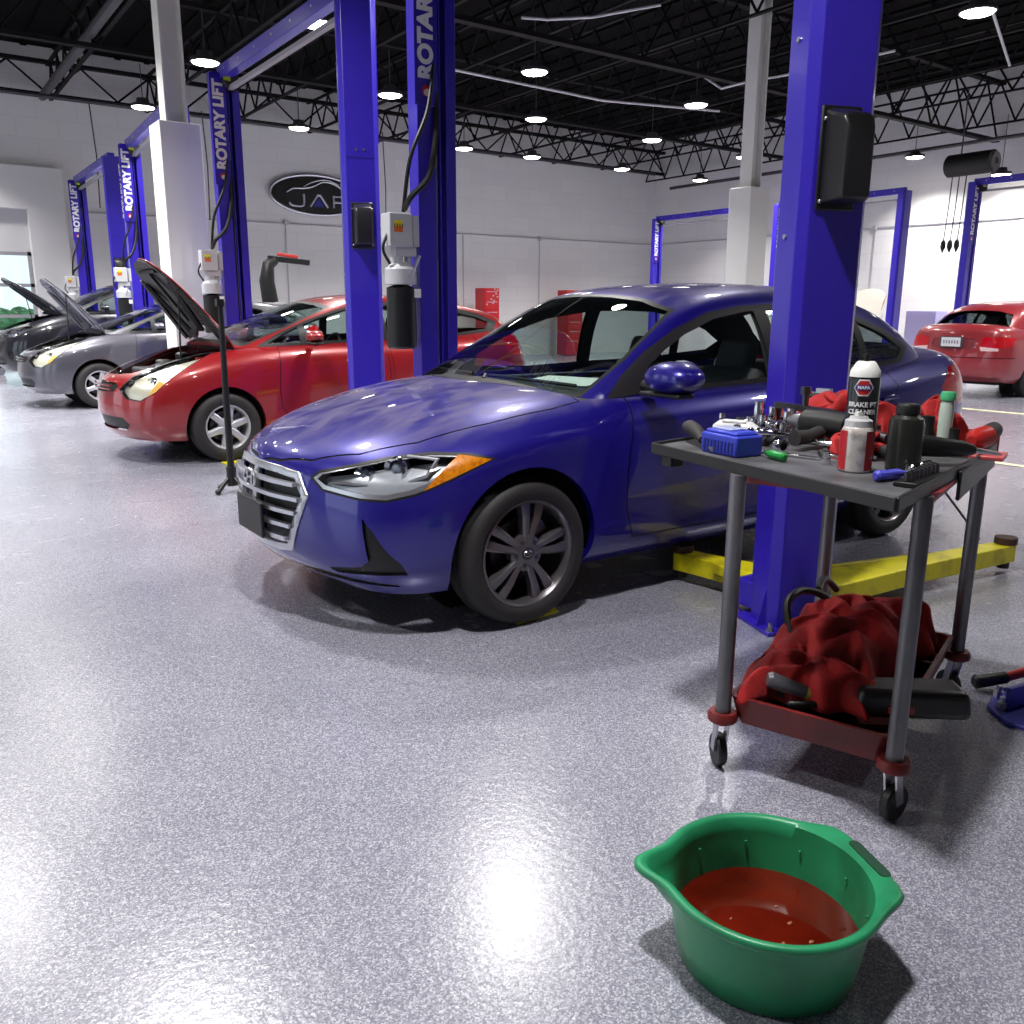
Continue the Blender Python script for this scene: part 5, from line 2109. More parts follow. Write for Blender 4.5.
# the black tray lying across the cart's top
M_board = mat('black_tray', (34, 33, 34), .42)
M_boardtop = mat('worn_grey_tray', (92, 92, 96), .5, noise=(8, (58, 58, 60), .4, .7))
bt = thing('tool_tray', 'black metal tool tray laid across the top of the red cart', 'tray', (2.25, 1.6, ZT + .002), 0)
bq = [(-.345, .335), (-.475, -.565), (.36, -.34), (.46, .45)]
MB().prism(bq, 0, .020).build('tray_bottom', M_boardtop, bt)
b = MB()
for k in range(4):
    p_, q_ = bq[k], bq[(k + 1) % 4]
    b.bar((p_[0], p_[1], .012), (q_[0], q_[1], .012), .010, .034)
b.box((-.29, .30, -.02), (.05, .05, .05), R(-8))
b.build('tray_rim', M_board, bt, bevel=.003)
ZB = ZT + .002 + .021


def item(name, label, cat, x, y, z=ZB, rz=0.0, group=None):
    return thing(name, label, cat, (x, y, z), rz, group)


# ---- spray cans and bottle
def can(name, label, x, y, r, h, body, cap, bands, z=ZB, rz=0, nozzle=True):
    t_ = item(name, label, 'spray can', x, y, z, rz)
    b = MB()
    b.lathe([(.001, 0), (r * .93, 0), (r, .004), (r, h - .02), (r * .97, h - .014), (r * .82, h), (r * .45, h + .012), (r * .40, h + .018), (.001, h + .018)], 32)
    b.build('can_body', body, t_)
    for (nm, z0, z1, m_) in bands:
        MB().lathe([(r + .0006, z0), (r + .0006, z1)], 32).build(nm, m_, t_)
    if cap == 'dome':
        MB().lathe([(r * .98, h - .012), (r * .95, h + .004), (r * .62, h + .026), (r * .5, h + .030), (.001, h + .03)], 28).build('cap', M_white, t_)
    b = MB()
    hz = h + (.03 if cap == 'dome' else .016)
    b.cyl((0, 0, hz), (0, 0, hz + .016), .008, n=12)
    b.box((-.004, 0, hz + .016), (.016, .012, .010))
    b.build('nozzle', M_black if cap == 'dome' else M_white, t_)
    return t_


def curved_text(name, body, size, r, z, parent, m_, facing, ext=.0006, off=.0):
    """letters wrapped round a can; facing = angle of the middle of the text"""
    tx = text(name, body, size, m_, parent, (0, 0, 0), (0, 0, 0), ext, off, 1.0, 'CENTER')
    for v in tx.data.vertices:
        a = facing + v.co.x / r
        zz, rr = z + v.co.y, r + .0012 + v.co.z
        v.co = V((rr * math.cos(a), rr * math.sin(a), zz))
    return tx


M_canblk = mat('can_black', (24, 24, 28), .25, coat=.5)
cf = math.atan2(-1.45, -2.3)     # side of the cans turned towards the room's front
c1 = can('brake_cleaner_can', 'tall black spray can with white shoulder and red oval badge on the cart', 2.20, 1.415, .042, .245, M_canblk, 'dome', [], rz=0)
curved_text('can_lettering', 'BRAKE PT', .018, .042, .158, c1, M_text, cf, off=.0004)
curved_text('can_lettering', 'CLEANER', .018, .042, .138, c1, M_text, cf, off=.0004)
for nm, w_, h_, m_, o_ in (('badge', .026, .026, M_text, .0004), ('badge_hexagon', .0215, .0215, mat('badge_red', (196, 34, 44), .4), .0009), ('badge_bar', .021, .007, mat('badge_blue', (30, 50, 150), .4), .0014)):
    b = MB()
    if nm == 'badge_bar':
        pl_ = [(-w_, -h_), (w_, -h_), (w_, h_), (-w_, h_)]
    else:
        pl_ = [(w_ * math.cos(R(60 * k)), h_ * math.sin(R(60 * k))) for k in range(6)]
    ctr = b.bm.verts.new(V(((.042 + o_) * math.cos(cf), (.042 + o_) * math.sin(cf), .205)))
    vs = []
    n_ = len(pl_)
    for k in range(n_):
        for q in range(4):
            x_ = lerp(pl_[k][0], pl_[(k + 1) % n_][0], q / 4)
            y_ = lerp(pl_[k][1], pl_[(k + 1) % n_][1], q / 4)
            a = cf + x_ / .042
            vs.append(b.bm.verts.new(V(((.042 + o_) * math.cos(a), (.042 + o_) * math.sin(a), .205 + y_))))
    for k in range(len(vs)):
        b._f([ctr, vs[k], vs[(k + 1) % len(vs)]])
    b.build(nm, m_, c1)
curved_text('badge_lettering', 'NAPA', .012, .0432, .205, c1, M_text, cf, off=.0003)

c2 = can('spray_can', 'short scuffed red and white spray can standing at the tray edge', 2.035, 1.315, .042, .118, mat('scuffed_white_can', (205, 200, 196), .35, .3, noise=(30, (150, 140, 135), .5, .7)), 'ring', [], rz=0)
for da in (-.95, .95):
    b = MB()
    rows = []
    for k in range(9):
        a = cf + da + (k - 4) * .095
        rows.append([V((.0428 * math.cos(a), .0428 * math.sin(a), .006)), V((.0428 * math.cos(a), .0428 * math.sin(a), .108))])
    b.grid(rows)
    b.build('red_band', mat('can_red', (186, 30, 38), .35, noise=(40, (206, 170, 168), .60, .68)), c2)
MB().lathe([(.035, .116), (.034, .133), (.024, .139), (.022, .144), (.001, .144)], 24).build('cap_ring', mat('clear_cap', (206, 206, 208), .15, .2), c2)

c3 = item('plastic_bottle', 'dark squat plastic bottle with screw cap behind the cans', 'bottle', 2.16, 1.255)
MB().lathe([(.001, 0), (.040, 0), (.044, .004), (.044, .12), (.040, .136), (.027, .146), (.027, .15)], 28).build('bottle_body', mat('smoked_plastic', (36, 38, 34), .3), c3)
MB().lathe([(.030, .148), (.030, .168), (.026, .174), (.001, .174)], 20).build('screw_cap', M_black, c3)

# ---- driver with green cap, small cup
c4 = item('screwdriver', 'clear handled tool with green cap standing upright at the back of the cart', 'screwdriver', 2.66, 1.42)
MB().lathe([(.001, 0), (.02, 0), (.022, .10), (.019, .14), (.012, .142)], 16).build('handle', mat('clear_handle', (196, 214, 204), .15), c4)
MB().lathe([(.012, .14), (.022, .142), (.024, .155), (.02, .168), (.001, .17)], 16).build('green_cap', mat('green_cap', (80, 190, 130), .3), c4)

# ---- blue plastic case
c5 = item('blue_case', 'small blue plastic case with clear lid at the tray edge', 'case', 1.985, 1.69, rz=R(-8))
b = MB()
b.box((0, 0, .030), (.10, .155, .06))
b.box((0, 0, .064), (.085, .135, .012))
b.build('case_body', mat('case_blue', (52, 66, 190), .35), c5, bevel=.008)
MB().box((-.002, .01, .073), (.055, .08, .006)).build('case_lid', mat('case_lid_pale', (190, 200, 236), .15), c5, bevel=.002)
b = MB()
for k in range(9):
    b.box((-.051, -.06 + k * .015, .024), (.003, .007, .034))
b.build('case_ribs', mat('case_rib_blue', (30, 38, 130), .45), c5)

# ---- hammer / pry bar handle overhanging at the left
c6 = item('pry_bar', 'tool with fat black rubber handle overhanging the left end of the tray', 'pry bar', 2.04, 1.885, ZB + .03, R(58))
MB().tube([(.10, 0, .012), (.06, 0, .013), (.0, 0, .012), (-.05, 0, .004), (-.09, 0, -.006)], [.017, .024, .023, .017, .012], 14).build('handle', M_rubber, c6)
MB().tube([(-.09, 0, -.006), (-.20, 0, -.018)], .007, 8).build('shaft', M_steel, c6)


def screwdriver(name, label, x, y, rz, col, L=.10, S_=.09, r=.013, z=ZB, tilt=0, cat='screwdriver'):
    t_ = item(name, label, cat, x, y, z + r, rz)
    MB().tube([(0, 0, 0), (.006, 0, 0), (L * .3, 0, 0), (L * .75, 0, 0), (L * .9, 0, 0), (L, 0, 0)], [r * .6, r, r * .92, r, r * .6, r * .55], 10).build('handle', mat('handle_' + name + str(col[0]), col, .35), t_)
    MB().tube([(L, 0, -.001), (L + S_, 0, -r + .006)], .0035, 8).build('shaft', M_steel, t_)
    return t_


screwdriver('screwdriver', 'screwdriver with a green handle lying beside the blue case', 1.99, 1.50, R(75), (30, 140, 60), .085, .07)
screwdriver('screwdriver', 'screwdriver with a purple blue handle at the near tray corner', 1.94, 1.195, R(-12), (70, 72, 190), .10, .13, .014)


def wrench(label, x, y, rz, L, w=.016, name='wrench', z=ZB):
    t_ = item(name, label, 'wrench', x, y, z, rz, None)
    b = MB()
    b.box((L / 2, 0, .005), (L - .03, w * .7, .007))
    b.build('shank', M_chrome, t_, bevel=.002)
    b = MB()
    b.lathe([(w * .55, 0), (w * .98, 0), (w * .98, .010), (w * .55, .010)], 18, T(0, 0, 0), closed=True)
    b.build('ring_end', M_chrome, t_)
    b = MB()
    b.prism([(L - .02, -w * .5), (L - .002, -w * 1.05), (L + .018, -w * .75), (L + .016, -w * .4), (L + .002, -w * .4), (L + .002, w * .4), (L + .016, w * .4), (L + .018, w * .75), (L - .002, w * 1.05), (L - .02, w * .5)], 0, .010)
    b.build('open_end', M_chrome, t_)
    return t_


def ratchet(label, x, y, rz, L=.2, z=ZB, dark=False):
    t_ = item('ratchet', label, 'ratchet', x, y, z, rz)
    b = MB()
    b.tube([(0, 0, .012), (L * .45, 0, .012), (L * .5, 0, .012), (L, 0, .012)], [.006, .006, .011, .010], 10)
    b.build('handle', M_black if dark else M_chrome, t_)
    b = MB()
    b.lathe([(.001, 0), (.018, 0), (.019, .004), (.019, .020), (.015, .024), (.001, .024)], 20)
    b.build('ratchet_head', M_chrome, t_)
    return t_


wrench('chrome ring wrench lying aslant in front of the red rag', 2.07, 1.62, R(-78), .21)
wrench('chrome wrench nearest the red and white can', 2.15, 1.50, R(-50), .13, .013)
ratchet('long chrome ratchet lying over the wrenches', 2.22, 1.76, R(-80), .27, ZB + .012)
ratchet('chrome ratchet with black grip behind the blue case', 2.20, 1.86, R(-95), .17, ZB + .008, True)
ratchet('short chrome ratchet at the tray corner by the socket rail', 2.10, 1.19, R(10), .11, ZB + .005)

# ---- sockets strewn over the tray
rs = random.Random(11)
spots = []
for (x, y) in ((2.19, 1.72), (2.25, 1.83), (2.36, 1.72), (2.46, 1.80), (2.15, 1.80), (2.25, 1.90), (2.34, 1.88), (2.52, 1.86), (2.42, 1.95), (2.40, 2.01),
               (2.20, 1.95), (2.17, 1.985), (2.60, 1.86), (2.62, 1.93), (2.06, 1.42), (2.10, 1.45), (2.11, 1.60), (2.16, 1.88), (2.48, 1.99), (2.56, 2.01)):
    spots.append((x, y))
soc_lab = ['short chrome socket in the heap behind the blue case, nearest the black grip', 'chrome socket in the middle of the heap on the tray',
           'chrome socket against the black impact gun', 'tall chrome socket standing behind the black impact gun', 'chrome socket behind the blue case lid',
           'chrome socket second from the far left end of the heap', 'chrome socket in front of the dark sockets', 'tall chrome socket left of the red rag',
           'chrome socket at the far back of the heap', 'small chrome socket at the back left of the tray', 'chrome socket beside the pry bar shaft',
           'chrome socket at the left end near the pry bar grip', 'chrome socket touching the red rag', 'tall socket leaning by the red rag',
           'tiny socket lying before the red and white can', 'small bolt-like socket left of the red and white can', 'chrome socket lying beside the green screwdriver',
           'chrome socket just behind the blue case', 'chrome socket at the back rim of the tray', 'upright socket at the back corner of the tray']
for k, (x, y) in enumerate(spots):
    t_ = item('socket', soc_lab[k], 'socket', x, y, ZB, rs.uniform(0, 3), 'loose sockets on the tray')
    r = rs.uniform(.013, .021)
    h = rs.choice((.03, .035, .05, .07)) * (1.5 if k in (3, 8, 9, 18, 19) else 1)
    lying = rs.random() < .5
    m = (T(0, 0, r) @ rotm('Y', 90)) if lying else Matrix.Identity(4)
    MB().lathe([(r * .6, 0), (r * .95, 0), (r, .002), (r, h * .45), (r * .85, h * .5), (r * .85, h), (r * .5, h), (r * .5, h - .01), (.001, h - .01)], 18, m).build('socket_shell', M_chrome if k % 3 else M_gun, t_)
    MB().lathe([(.001, .006), (r * .6, .006), (r * .6, .0)], 12, m).build('socket_bore', M_dark, t_)

hp = None
for k in range(34):
    x, y = rs.uniform(2.16, 2.60), rs.uniform(1.74, 1.97)
    r, h = rs.uniform(.011, .018), rs.choice((.03, .04, .055))
    lvl = 0 if k < 20 else .028
    if hp is None:
        hp = item('socket', 'small socket in the dense pile at the back left of the tray', 'socket', x, y, ZB, 0, 'sockets in the dense pile')
        MB().lathe([(r * .6, 0), (r * .95, 0), (r, .002), (r, h * .45), (r * .85, h * .5), (r * .85, h), (r * .5, h), (r * .5, h - .01), (.001, h - .01)], 16).build('socket_shell', M_chrome, hp)
        MB().lathe([(.001, .006), (r * .6, .006), (r * .6, .0)], 12).build('socket_bore', M_dark, hp)
    else:
        c_ = copy_tree(hp)
        c_.location = (x, y, ZB + lvl + (.014 if k % 2 else 0))
        c_.rotation_euler = (R(90) if k % 2 else 0, 0, rs.uniform(0, 3))
        c_.scale = (rs.uniform(.8, 1.3),) * 3
ratchet('chrome ratchet leaning on the sockets at the back of the tray', 2.50, 1.93, R(-60), .20, ZB + .03)
wrench('chrome wrench lying on the heap behind the green screwdriver', 2.27, 1.66, R(-40), .17, .016, 'wrench', ZB + .022)
wrench('chrome wrench sticking out of the heap near the back of the tray', 2.42, 1.78, R(-120), .20, .015, 'wrench', ZB + .03)
wb = item('work_lamp', 'pale clip-on work lamp lying behind the blue case', 'lamp', 2.20, 1.86, ZB, R(-70))
MB().tube([(-.07, 0, .03), (-.05, 0, .034), (.05, 0, .034), (.08, 0, .03)], [.018, .030, .030, .016], 14).build('lamp_body', mat('pale_plastic', (206, 204, 206), .3), wb)
MB().box((.0, -.005, .062), (.08, .03, .01)).build('lamp_lens', mat('milky_lens', (236, 236, 236), .2), wb, bevel=.003)
bx = item('bearing_puller', 'black forged puller standing in the middle of the tool heap', 'puller', 2.47, 1.80, ZB, R(-70))
b = MB()
b.bar((-.10, 0, .10), (.10, 0, .085), .028, .02)
b.bar((-.09, 0, .10), (-.11, .01, .01), .022, .016)
b.bar((.09, 0, .09), (.12, -.01, .01), .022, .016)
b.cyl((0, 0, .02), (0, 0, .15), .011, n=10)
b.cyl((0, 0, .14), (0, 0, .165), .018, n=6)
b.build('puller_frame', M_gun, bx)

# ---- black impact gun lying across the tray
g_ = item('impact_gun', 'black air impact gun lying across the middle of the tray', 'impact wrench', 2.36, 1.66, ZB + .015, R(-96))
g_.scale = (1.25, 1.25, 1.25)
m = T(0, 0, .04)
b = MB()
b.tube([m @ V(p) for p in ((.10, 0, 0), (.095, 0, 0), (.02, 0, 0), (-.04, 0, .0), (-.055, 0, 0))], [.020, .036, .038, .034, .02], 16)
b.build('motor_housing', M_black, g_)
b = MB()
b.tube([m @ V(p) for p in ((-.05, 0, 0), (-.075, 0, 0), (-.10, 0, 0))], [.022, .018, .010], 14)
b.build('anvil', M_steel, g_)
b = MB()
b.tube([m @ V(p) for p in ((.03, -.02, -.015), (.045, -.08, -.022), (.05, -.14, -.022))], [.018, .017, .019], 12)
b.build('grip', M_rubber, g_)
b = MB()
b.tube([m @ V(p) for p in ((.09, .0, .0), (.15, .0, -.006), (.20, -.0, -.012))], [.022, .014, .010], 12)
b.build('nose', M_gun, g_)


# ---- crumpled cloth
def rag(name, label, x, y, z, lx, ly, h, seed, m_, rz=0, fold=5, cat='rag', hang=0.0):
    rn = random.Random(seed)
    N = 44
    ph = [(rn.uniform(2.5, 7) * fold / 5, rn.uniform(-fold, fold), rn.uniform(0, 6.28), rn.uniform(.25, 1)) for _ in range(9)]
    rows = []
    for i in range(N + 1):
        row = []
        for j in range(N + 1):
            a, c = i / N * 2 - 1, j / N * 2 - 1
            rr = math.sqrt(a * a + c * c)
            ang = math.atan2(c, a)
            k = max(abs(a), abs(c))
            # squircle footprint with ragged rim
            e = 1 + .12 * math.sin(3 * ang + seed) + .09 * math.sin(7 * ang + 2 * seed)
            X = a * lx * e * (1 - .12 * (1 - k))
            Y = c * ly * e
            env = max(0, 1 - k ** 2.6)
            f = 0
            for (p, q, o_, w_) in ph:
                f += w_ * abs(math.sin(p * a + q * c * .8 + o_ + .8 * math.sin(3 * a + o_)))
            f /= 5.2
            Z = env ** .55 * h * (.45 + .85 * f)
            Z = Z + .004 * (1 - env)
            row.append(V((X + .02 * math.sin(9 * c + seed), Y + .02 * math.sin(8 * a + seed), Z)))
        rows.append(row)
    b = MB()
    b.grid(rows)
    o = b.build(name, m_, None, angle=180, sub=1)
    o.location = (x, y, z)
    o.rotation_euler = (0, 0, rz)
    s = o.modifiers.new('solid', 'SOLIDIFY')
    s.thickness = .003
    s.offset = 1
    tag(o, label, cat)
    return o


rag('rag', 'bright red shop rag heaped at the back of the tray left of the black can', 2.64, 1.74, ZB, .09, .15, .12, 3, mat('bright_red_cloth', (168, 26, 28), .8, bump=(40, .3, .01)), R(10))
rag('rag', 'red shop rag crumpled under the grey impact gun nose', 2.33, 1.50, ZB, .08, .06, .055, 8, mat('bright_red_cloth', (168, 26, 28), .8), R(40))
rag('rag', 'small red rag at the back right of the tray beside the green capped tool', 2.74, 1.50, ZT - .02, .07, .07, .14, 5, mat('bright_red_cloth', (168, 26, 28), .8), 0)

# ---- items in the red end of the cart
g2 = item('impact_gun', 'red and black cordless impact gun at the right end of the cart', 'impact wrench', 2.66, 1.30, ZT + .012, R(8))
b = MB()
b.tube([(-.09, 0, .05), (-.06, 0, .052), (.02, 0, .052), (.03, 0, .052)], [.014, .03, .034, .02], 14)
b.build('gear_housing', mat('tool_red', (176, 34, 32), .4), g2)
b = MB()
b.tube([(.02, 0, .055), (.05, 0, .06), (.12, .01, .062), (.125, .01, .062)], [.03, .028, .026, .018], 14)
b.build('grip', M_rubber, g2)
b = MB()
b.box((-.09, -.05, .012), (.12, .09, .012), .2)
b.build('red_plate', mat('pale_red_plate', (196, 80, 82), .4), g2, bevel=.003)
fr = item('metal_frame', 'small open rectangular chrome metal frame lying on the red tray end', 'metal frame', 2.52, 1.295, ZB, R(4))
b = MB()
for (p, q) in (((-.05, -.03), (.05, -.03)), ((.05, -.03), (.05, .03)), ((.05, .03), (-.05, .03)), ((-.05, .03), (-.05, -.03))):
    b.bar((p[0], p[1], .006), (q[0], q[1], .006), .008, .010)
b.build('frame_bar', M_steel, fr)
# air chisel / grease gun resting over the side rim
ag = item('air_hammer', 'long black air hammer with steel chisel tip poking over the cart rim', 'air hammer', 2.30, 1.235, ZB + .03, R(-28))
b = MB()
b.tube([(-.10, 0, .028), (-.06, 0, .026), (.0, 0, .02), (.07, 0, .014), (.10, 0, .010)], [.026, .030, .027, .022, .014], 14)
b.build('barrel', M_black, ag)
b = MB()
b.tube([(.10, 0, .010), (.15, 0, .003), (.185, 0, -.004)], [.009, .006, .003], 8)
b.build('chisel', M_steel, ag)
b = MB()
b.tube([(-.08, 0, .02), (-.10, .05, .0), (-.11, .09, -.004)], [.022, .018, .018], 12)
b.build('grip', M_rubber, ag)

# dark socket rail at the near corner
sr_ = item('socket_rail', 'black socket rail holding a row of sockets at the near corner', 'socket rail', 2.04, 1.135, ZB, R(12))
b = MB()
b.box((0, 0, .006), (.22, .055, .012))
b.build('rail', M_black, sr_, bevel=.002)
for k in range(8):
    r = .0085 + .0008 * k
    MB().lathe([(r * .65, 0), (r, 0), (r, .022), (r * .65, .022), (r * .6, .014), (.001, .012)], 14, T(-.095 + k * .027, 0, .012)).build('rail_socket', M_gun, sr_)
# more dark sockets and extension bars behind the cans
for k, (x, y, h, r) in enumerate(((2.44, 1.52, .07, .022), (2.50, 1.47, .08, .020), (2.47, 1.41, .07, .019), (2.56, 1.42, .10, .024), (2.36, 1.38, .08, .018), (2.57, 1.34, .07, .018))):
    t_ = item('impact_socket', ('black impact socket right behind the tall black can', 'black impact socket second behind the tall black can', 'short black impact socket between can and green capped tool',
                                'tallest black impact socket by the green capped tool', 'narrow black impact socket between the cans and the bottle', 'black impact socket nearest the red impact gun')[k],
              'socket', x, y, ZB, 0, 'black impact sockets')
    MB().lathe([(r * .6, .0), (r, 0), (r, h * .5), (r * .8, h * .6), (r * .8, h), (r * .5, h), (r * .5, h - .01), (.001, h - .01)], 18).build('socket_shell', M_black if k % 2 else M_gun, t_)
mag = item('caliper_bracket', 'dark forged caliper bracket standing at the back of the tray behind the rag', 'caliper bracket', 2.69, 1.84, ZB + .035, R(-80))
b = MB()
b.bar((-.10, 0, .085), (.10, 0, .085), .03, .022)
for s in (-1, 1):
    b.bar((s * .09, 0, .085), (s * .09, 0, .0), .03, .02)
b.box((.03, -.01, .07), (.05, .05, .05))
b.build('bracket', M_gun, mag, bevel=.006)
b = MB()
b.box((-.04, 0, .10), (.05, .028, .018))
b.build('pad_clip', M_steel, mag)
# a loose rod hanging beyond the red end
tag(MB().tube([tuple(wl(HL_ + .02, -.10, ZT - .12)), tuple(wl(HL_ + .16, -.24, ZT - .34))], .004, 6).build('rod', M_gun), 'thin dark rod poking out below the right end of the cart', 'rod')

# ---- lower tray load
rag('rag', 'big dark red cloth heap filling the lower tray of the cart', wl(.02, .03, 0).x, wl(.02, .03, 0).y, .215, .33, .165, .19, 12, M_redrag, CA, 7)
rag('rag', 'dark red cloth bunched at the left of the lower tray', wl(-.26, .06, 0).x, wl(-.26, .06, 0).y, .215, .13, .15, .12, 21, M_redrag, CA + .3, 6)
rag('rag', 'red cloth fold at the right end of the lower tray', wl(.30, -.03, 0).x, wl(.30, -.03, 0).y, .20, .13, .14, .14, 31, M_redrag, CA - .2, 5)
bc = item('tool_battery_case', 'black moulded tool case jutting from the near side of the lower tray', 'tool case', *wl(-.225, -.19, 0).xy, .215, CA + R(-58))
b = MB()
b.box((0.02, 0, .04), (.32, .14, .08), None, (.94, .86))
b.build('case_shell', mat('case_black', (26, 25, 27), .38), bc, bevel=.022, seg=3)
b = MB()
b.bar((-.34, .03, .035), (-.13, .0, .04), .035, .035)
b.bar((-.32, -.03, .02), (-.13, -.02, .02), .02, .02)
b.build('case_handle', M_black, bc, bevel=.008)
MB().box((-.02, -.071, .03), (.07, .008, .022)).build('red_latch', mat('latch_red', (150, 34, 26), .4), bc, bevel=.003)
fl = item('flashlight', 'dark torch with a yellow ring lying at the front of the lower tray', 'torch', *wl(-.37, .06, 0).xy, .245, CA + R(-60))
MB().tube([(-.08, 0, .045), (-.07, 0, .044), (.0, 0, .02), (.03, 0, .012)], [.018, .024, .021, .02], 14).build('torch_body', mat('torch_grey', (90, 90, 96), .35, .3), fl)
MB().tube([(.03, 0, .012), (.045, 0, .008)], .0215, 14).build('yellow_ring', mat('ring_yellow', (190, 176, 60), .4), fl)
MB().tube([(.045, 0, .008), (.07, 0, .0)], [.02, .018], 14).build('torch_head', M_black, fl)
ho = MB()
ho.tube(arc2([tuple(wl(-.22, .12, .34)), tuple(wl(-.12, .18, .42)), tuple(wl(.0, .17, .44)), tuple(wl(.05, .10, .41)), tuple(wl(-.05, .08, .37)), tuple(wl(-.16, .13, .36))]), .013, 8)
ho.tube(arc2([tuple(wl(.1, .15, .42)), tuple(wl(.24, .17, .42)), tuple(wl(.33, .15, .36))]), .012, 8)
tag(ho.build('air_hose', M_black), 'black rubber air hose looped over the red cloth on the lower tray', 'hose')

# ---------------------------------------------------------------- green drain pan
DX, DY = 1.34, .97
dp = thing('drain_pan', 'green plastic drain pan holding red fluid on the floor', 'drain pan', (DX, DY, 0))
M_green = mat('green_plastic', (36, 138, 92), .38, noise=(5, (20, 84, 54), .48, .74))
ASP = math.atan2(1.13 - DY, 1.13 - DX) - .12      # spout direction
AHD = math.atan2(.82 - DY, 1.55 - DX) + .22       # handle direction


def pan_r(a, base, spout, hand, z=0):
    d = (a - ASP + PI) % (2 * PI) - PI
    e = (a - AHD + PI) % (2 * PI) - PI
    r = base
    r += spout * math.exp(-(d / .21) ** 2)
    if hand:
        # straight chord edge for the handle
        lim = (base + hand) / max(.35, math.cos(e)) if abs(e) < 1.0 else 9
        bl = math.exp(-(e / .62) ** 4)
        r = r + (min(lim, base * 1.22) - base) * bl
    return r


N = 120
rows = []
for (rb, sp, hd, z) in ((.001, 0, 0, .0), (.168, 0, 0, .0), (.180, 0, 0, .006), (.190, .0, 0, .06), (.197, .0, 0, .115), (.201, .022, 0, .130), (.204, .042, .0, .155), (.206, .050, .0, .166),
                        (.214, .052, .014, .168), (.222, .054, .018, .176), (.223, .054, .018, .187), (.218, .052, .016, .192), (.210, .050, .012, .191),
                        (.202, .048, .0, .186), (.199, .042, 0, .155), (.196, .018, 0, .130), (.192, .0, 0, .11), (.185, 0, 0, .055), (.175, 0, 0, .010), (.160, 0, 0, .006), (.001, 0, 0, .006)):
    rows.append([V((pan_r(2 * PI * k / N, rb, sp, hd) * math.cos(2 * PI * k / N), pan_r(2 * PI * k / N, rb, sp, hd) * math.sin(2 * PI * k / N), z)) for k in range(N)])
b = MB()
b.grid(rows, True)
b.build('pan_shell', M_green, dp, angle=60)
# handle grip slot
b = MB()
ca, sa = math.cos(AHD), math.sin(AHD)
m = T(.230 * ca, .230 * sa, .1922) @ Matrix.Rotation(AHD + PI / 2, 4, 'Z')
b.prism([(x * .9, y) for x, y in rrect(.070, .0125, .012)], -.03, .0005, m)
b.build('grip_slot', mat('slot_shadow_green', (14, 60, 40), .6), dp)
b = MB()
for k in range(9):
    a = ASP + .5 + k * .62
    b.ball((.192 * math.cos(a), .192 * math.sin(a), .135), .0035, 5)
b.build('inner_lugs', M_green, dp)
flz = .072
b = MB()
b.lathe([(.001, flz), (.10, flz), (.1865, flz)], 64)
fluid = b.build('red_fluid', mat('transmission_fluid', (92, 20, 7), .04, spec=.4, noise=(6, (66, 12, 5), .4, .7)), dp)
# bits floating in the fluid
for (x, y, r) in ((.04, -.03, .004), (.06, .02, .003), (-.02, -.06, .003), (.03, -.09, .004), (-.05, .05, .0025)):
    MB().ball((x, y, flz + .001), r, 5, (1.6, 1, .5)).build('floating_bit', mat('bits', (150, 90, 60), .4), fluid)

# ---------------------------------------------------------------- black stand by the red hatchback
st = thing('work_stand', 'thin black upright stand with small footed base before the red hatchback', 'stand', (1.93, 6.30, 0))
MB().tube([(0, 0, .08), (0, 0, .75), (.005, 0, 1.36)], [.026, .024, .018], 12).build('pole', M_black, st)
for k in range(4):
    a = k * PI / 2 + .4
    b = MB()
    b.bar((0, 0, .13), (.13 * math.cos(a), .13 * math.sin(a), .02), .02, .02)
    b.ball((.13 * math.cos(a), .13 * math.sin(a), .022), .022, 6)
    b.build('leg', M_black, st)
b = MB()
b.cyl((0, 0, .05), (0, 0, .19), .035, n=14)
b.build('collar', M_black, st)
MB().box((0, 0, 1.36), (.05, .05, .05)).build('top_block', M_black, st)

# ---------------------------------------------------------------- blue floor jack at the right edge
jk = thing('floor_jack', 'blue steel jack base with black and red handle cut by the right edge', 'jack', (3.02, 1.17, 0), R(-22))
M_jb = mat('jack_blue', (50, 52, 160), .35, coat=.4)
b = MB()
b.prism([(-.16, .06), (-.19, -.06), (-.10, -.19), (.22, -.24), (.34, .0), (.22, .20), (-.02, .17)], .0, .014)
b.prism([(-.12, .03), (.30, .14), (.30, .12), (-.12, .01)], .014, .09)
b.prism([(-.12, -.08), (.28, -.16), (.28, -.18), (-.12, -.10)], .014, .07)
b.build('jack_base', M_jb, jk, bevel=.004)
for (x, y) in ((-.13, .03), (-.07, .11), (-.08, -.12)):
    b = MB()
    b.cyl((x, y, .014), (x, y, .035), .018, n=6)
    b.cyl((x, y, .035), (x, y, .055), .009, n=8)
    b.build('jack_bolt', M_steel, jk)
jh = thing('pry_bar', 'black rubber gripped red bar lying on the floor at the right edge', 'pry bar', (3.03, 1.385, .03), R(-30))
MB().tube([(-.02, 0, .0), (-.012, 0, .0), (.0, 0, 0), (.10, 0, .012)], [.016, .026, .024, .022], 14).build('grip', M_black, jh)
MB().tube([(.10, 0, .012), (.32, 0, .07)], .017, 12).build('red_shaft', mat('jack_red', (190, 50, 50), .4), jh)

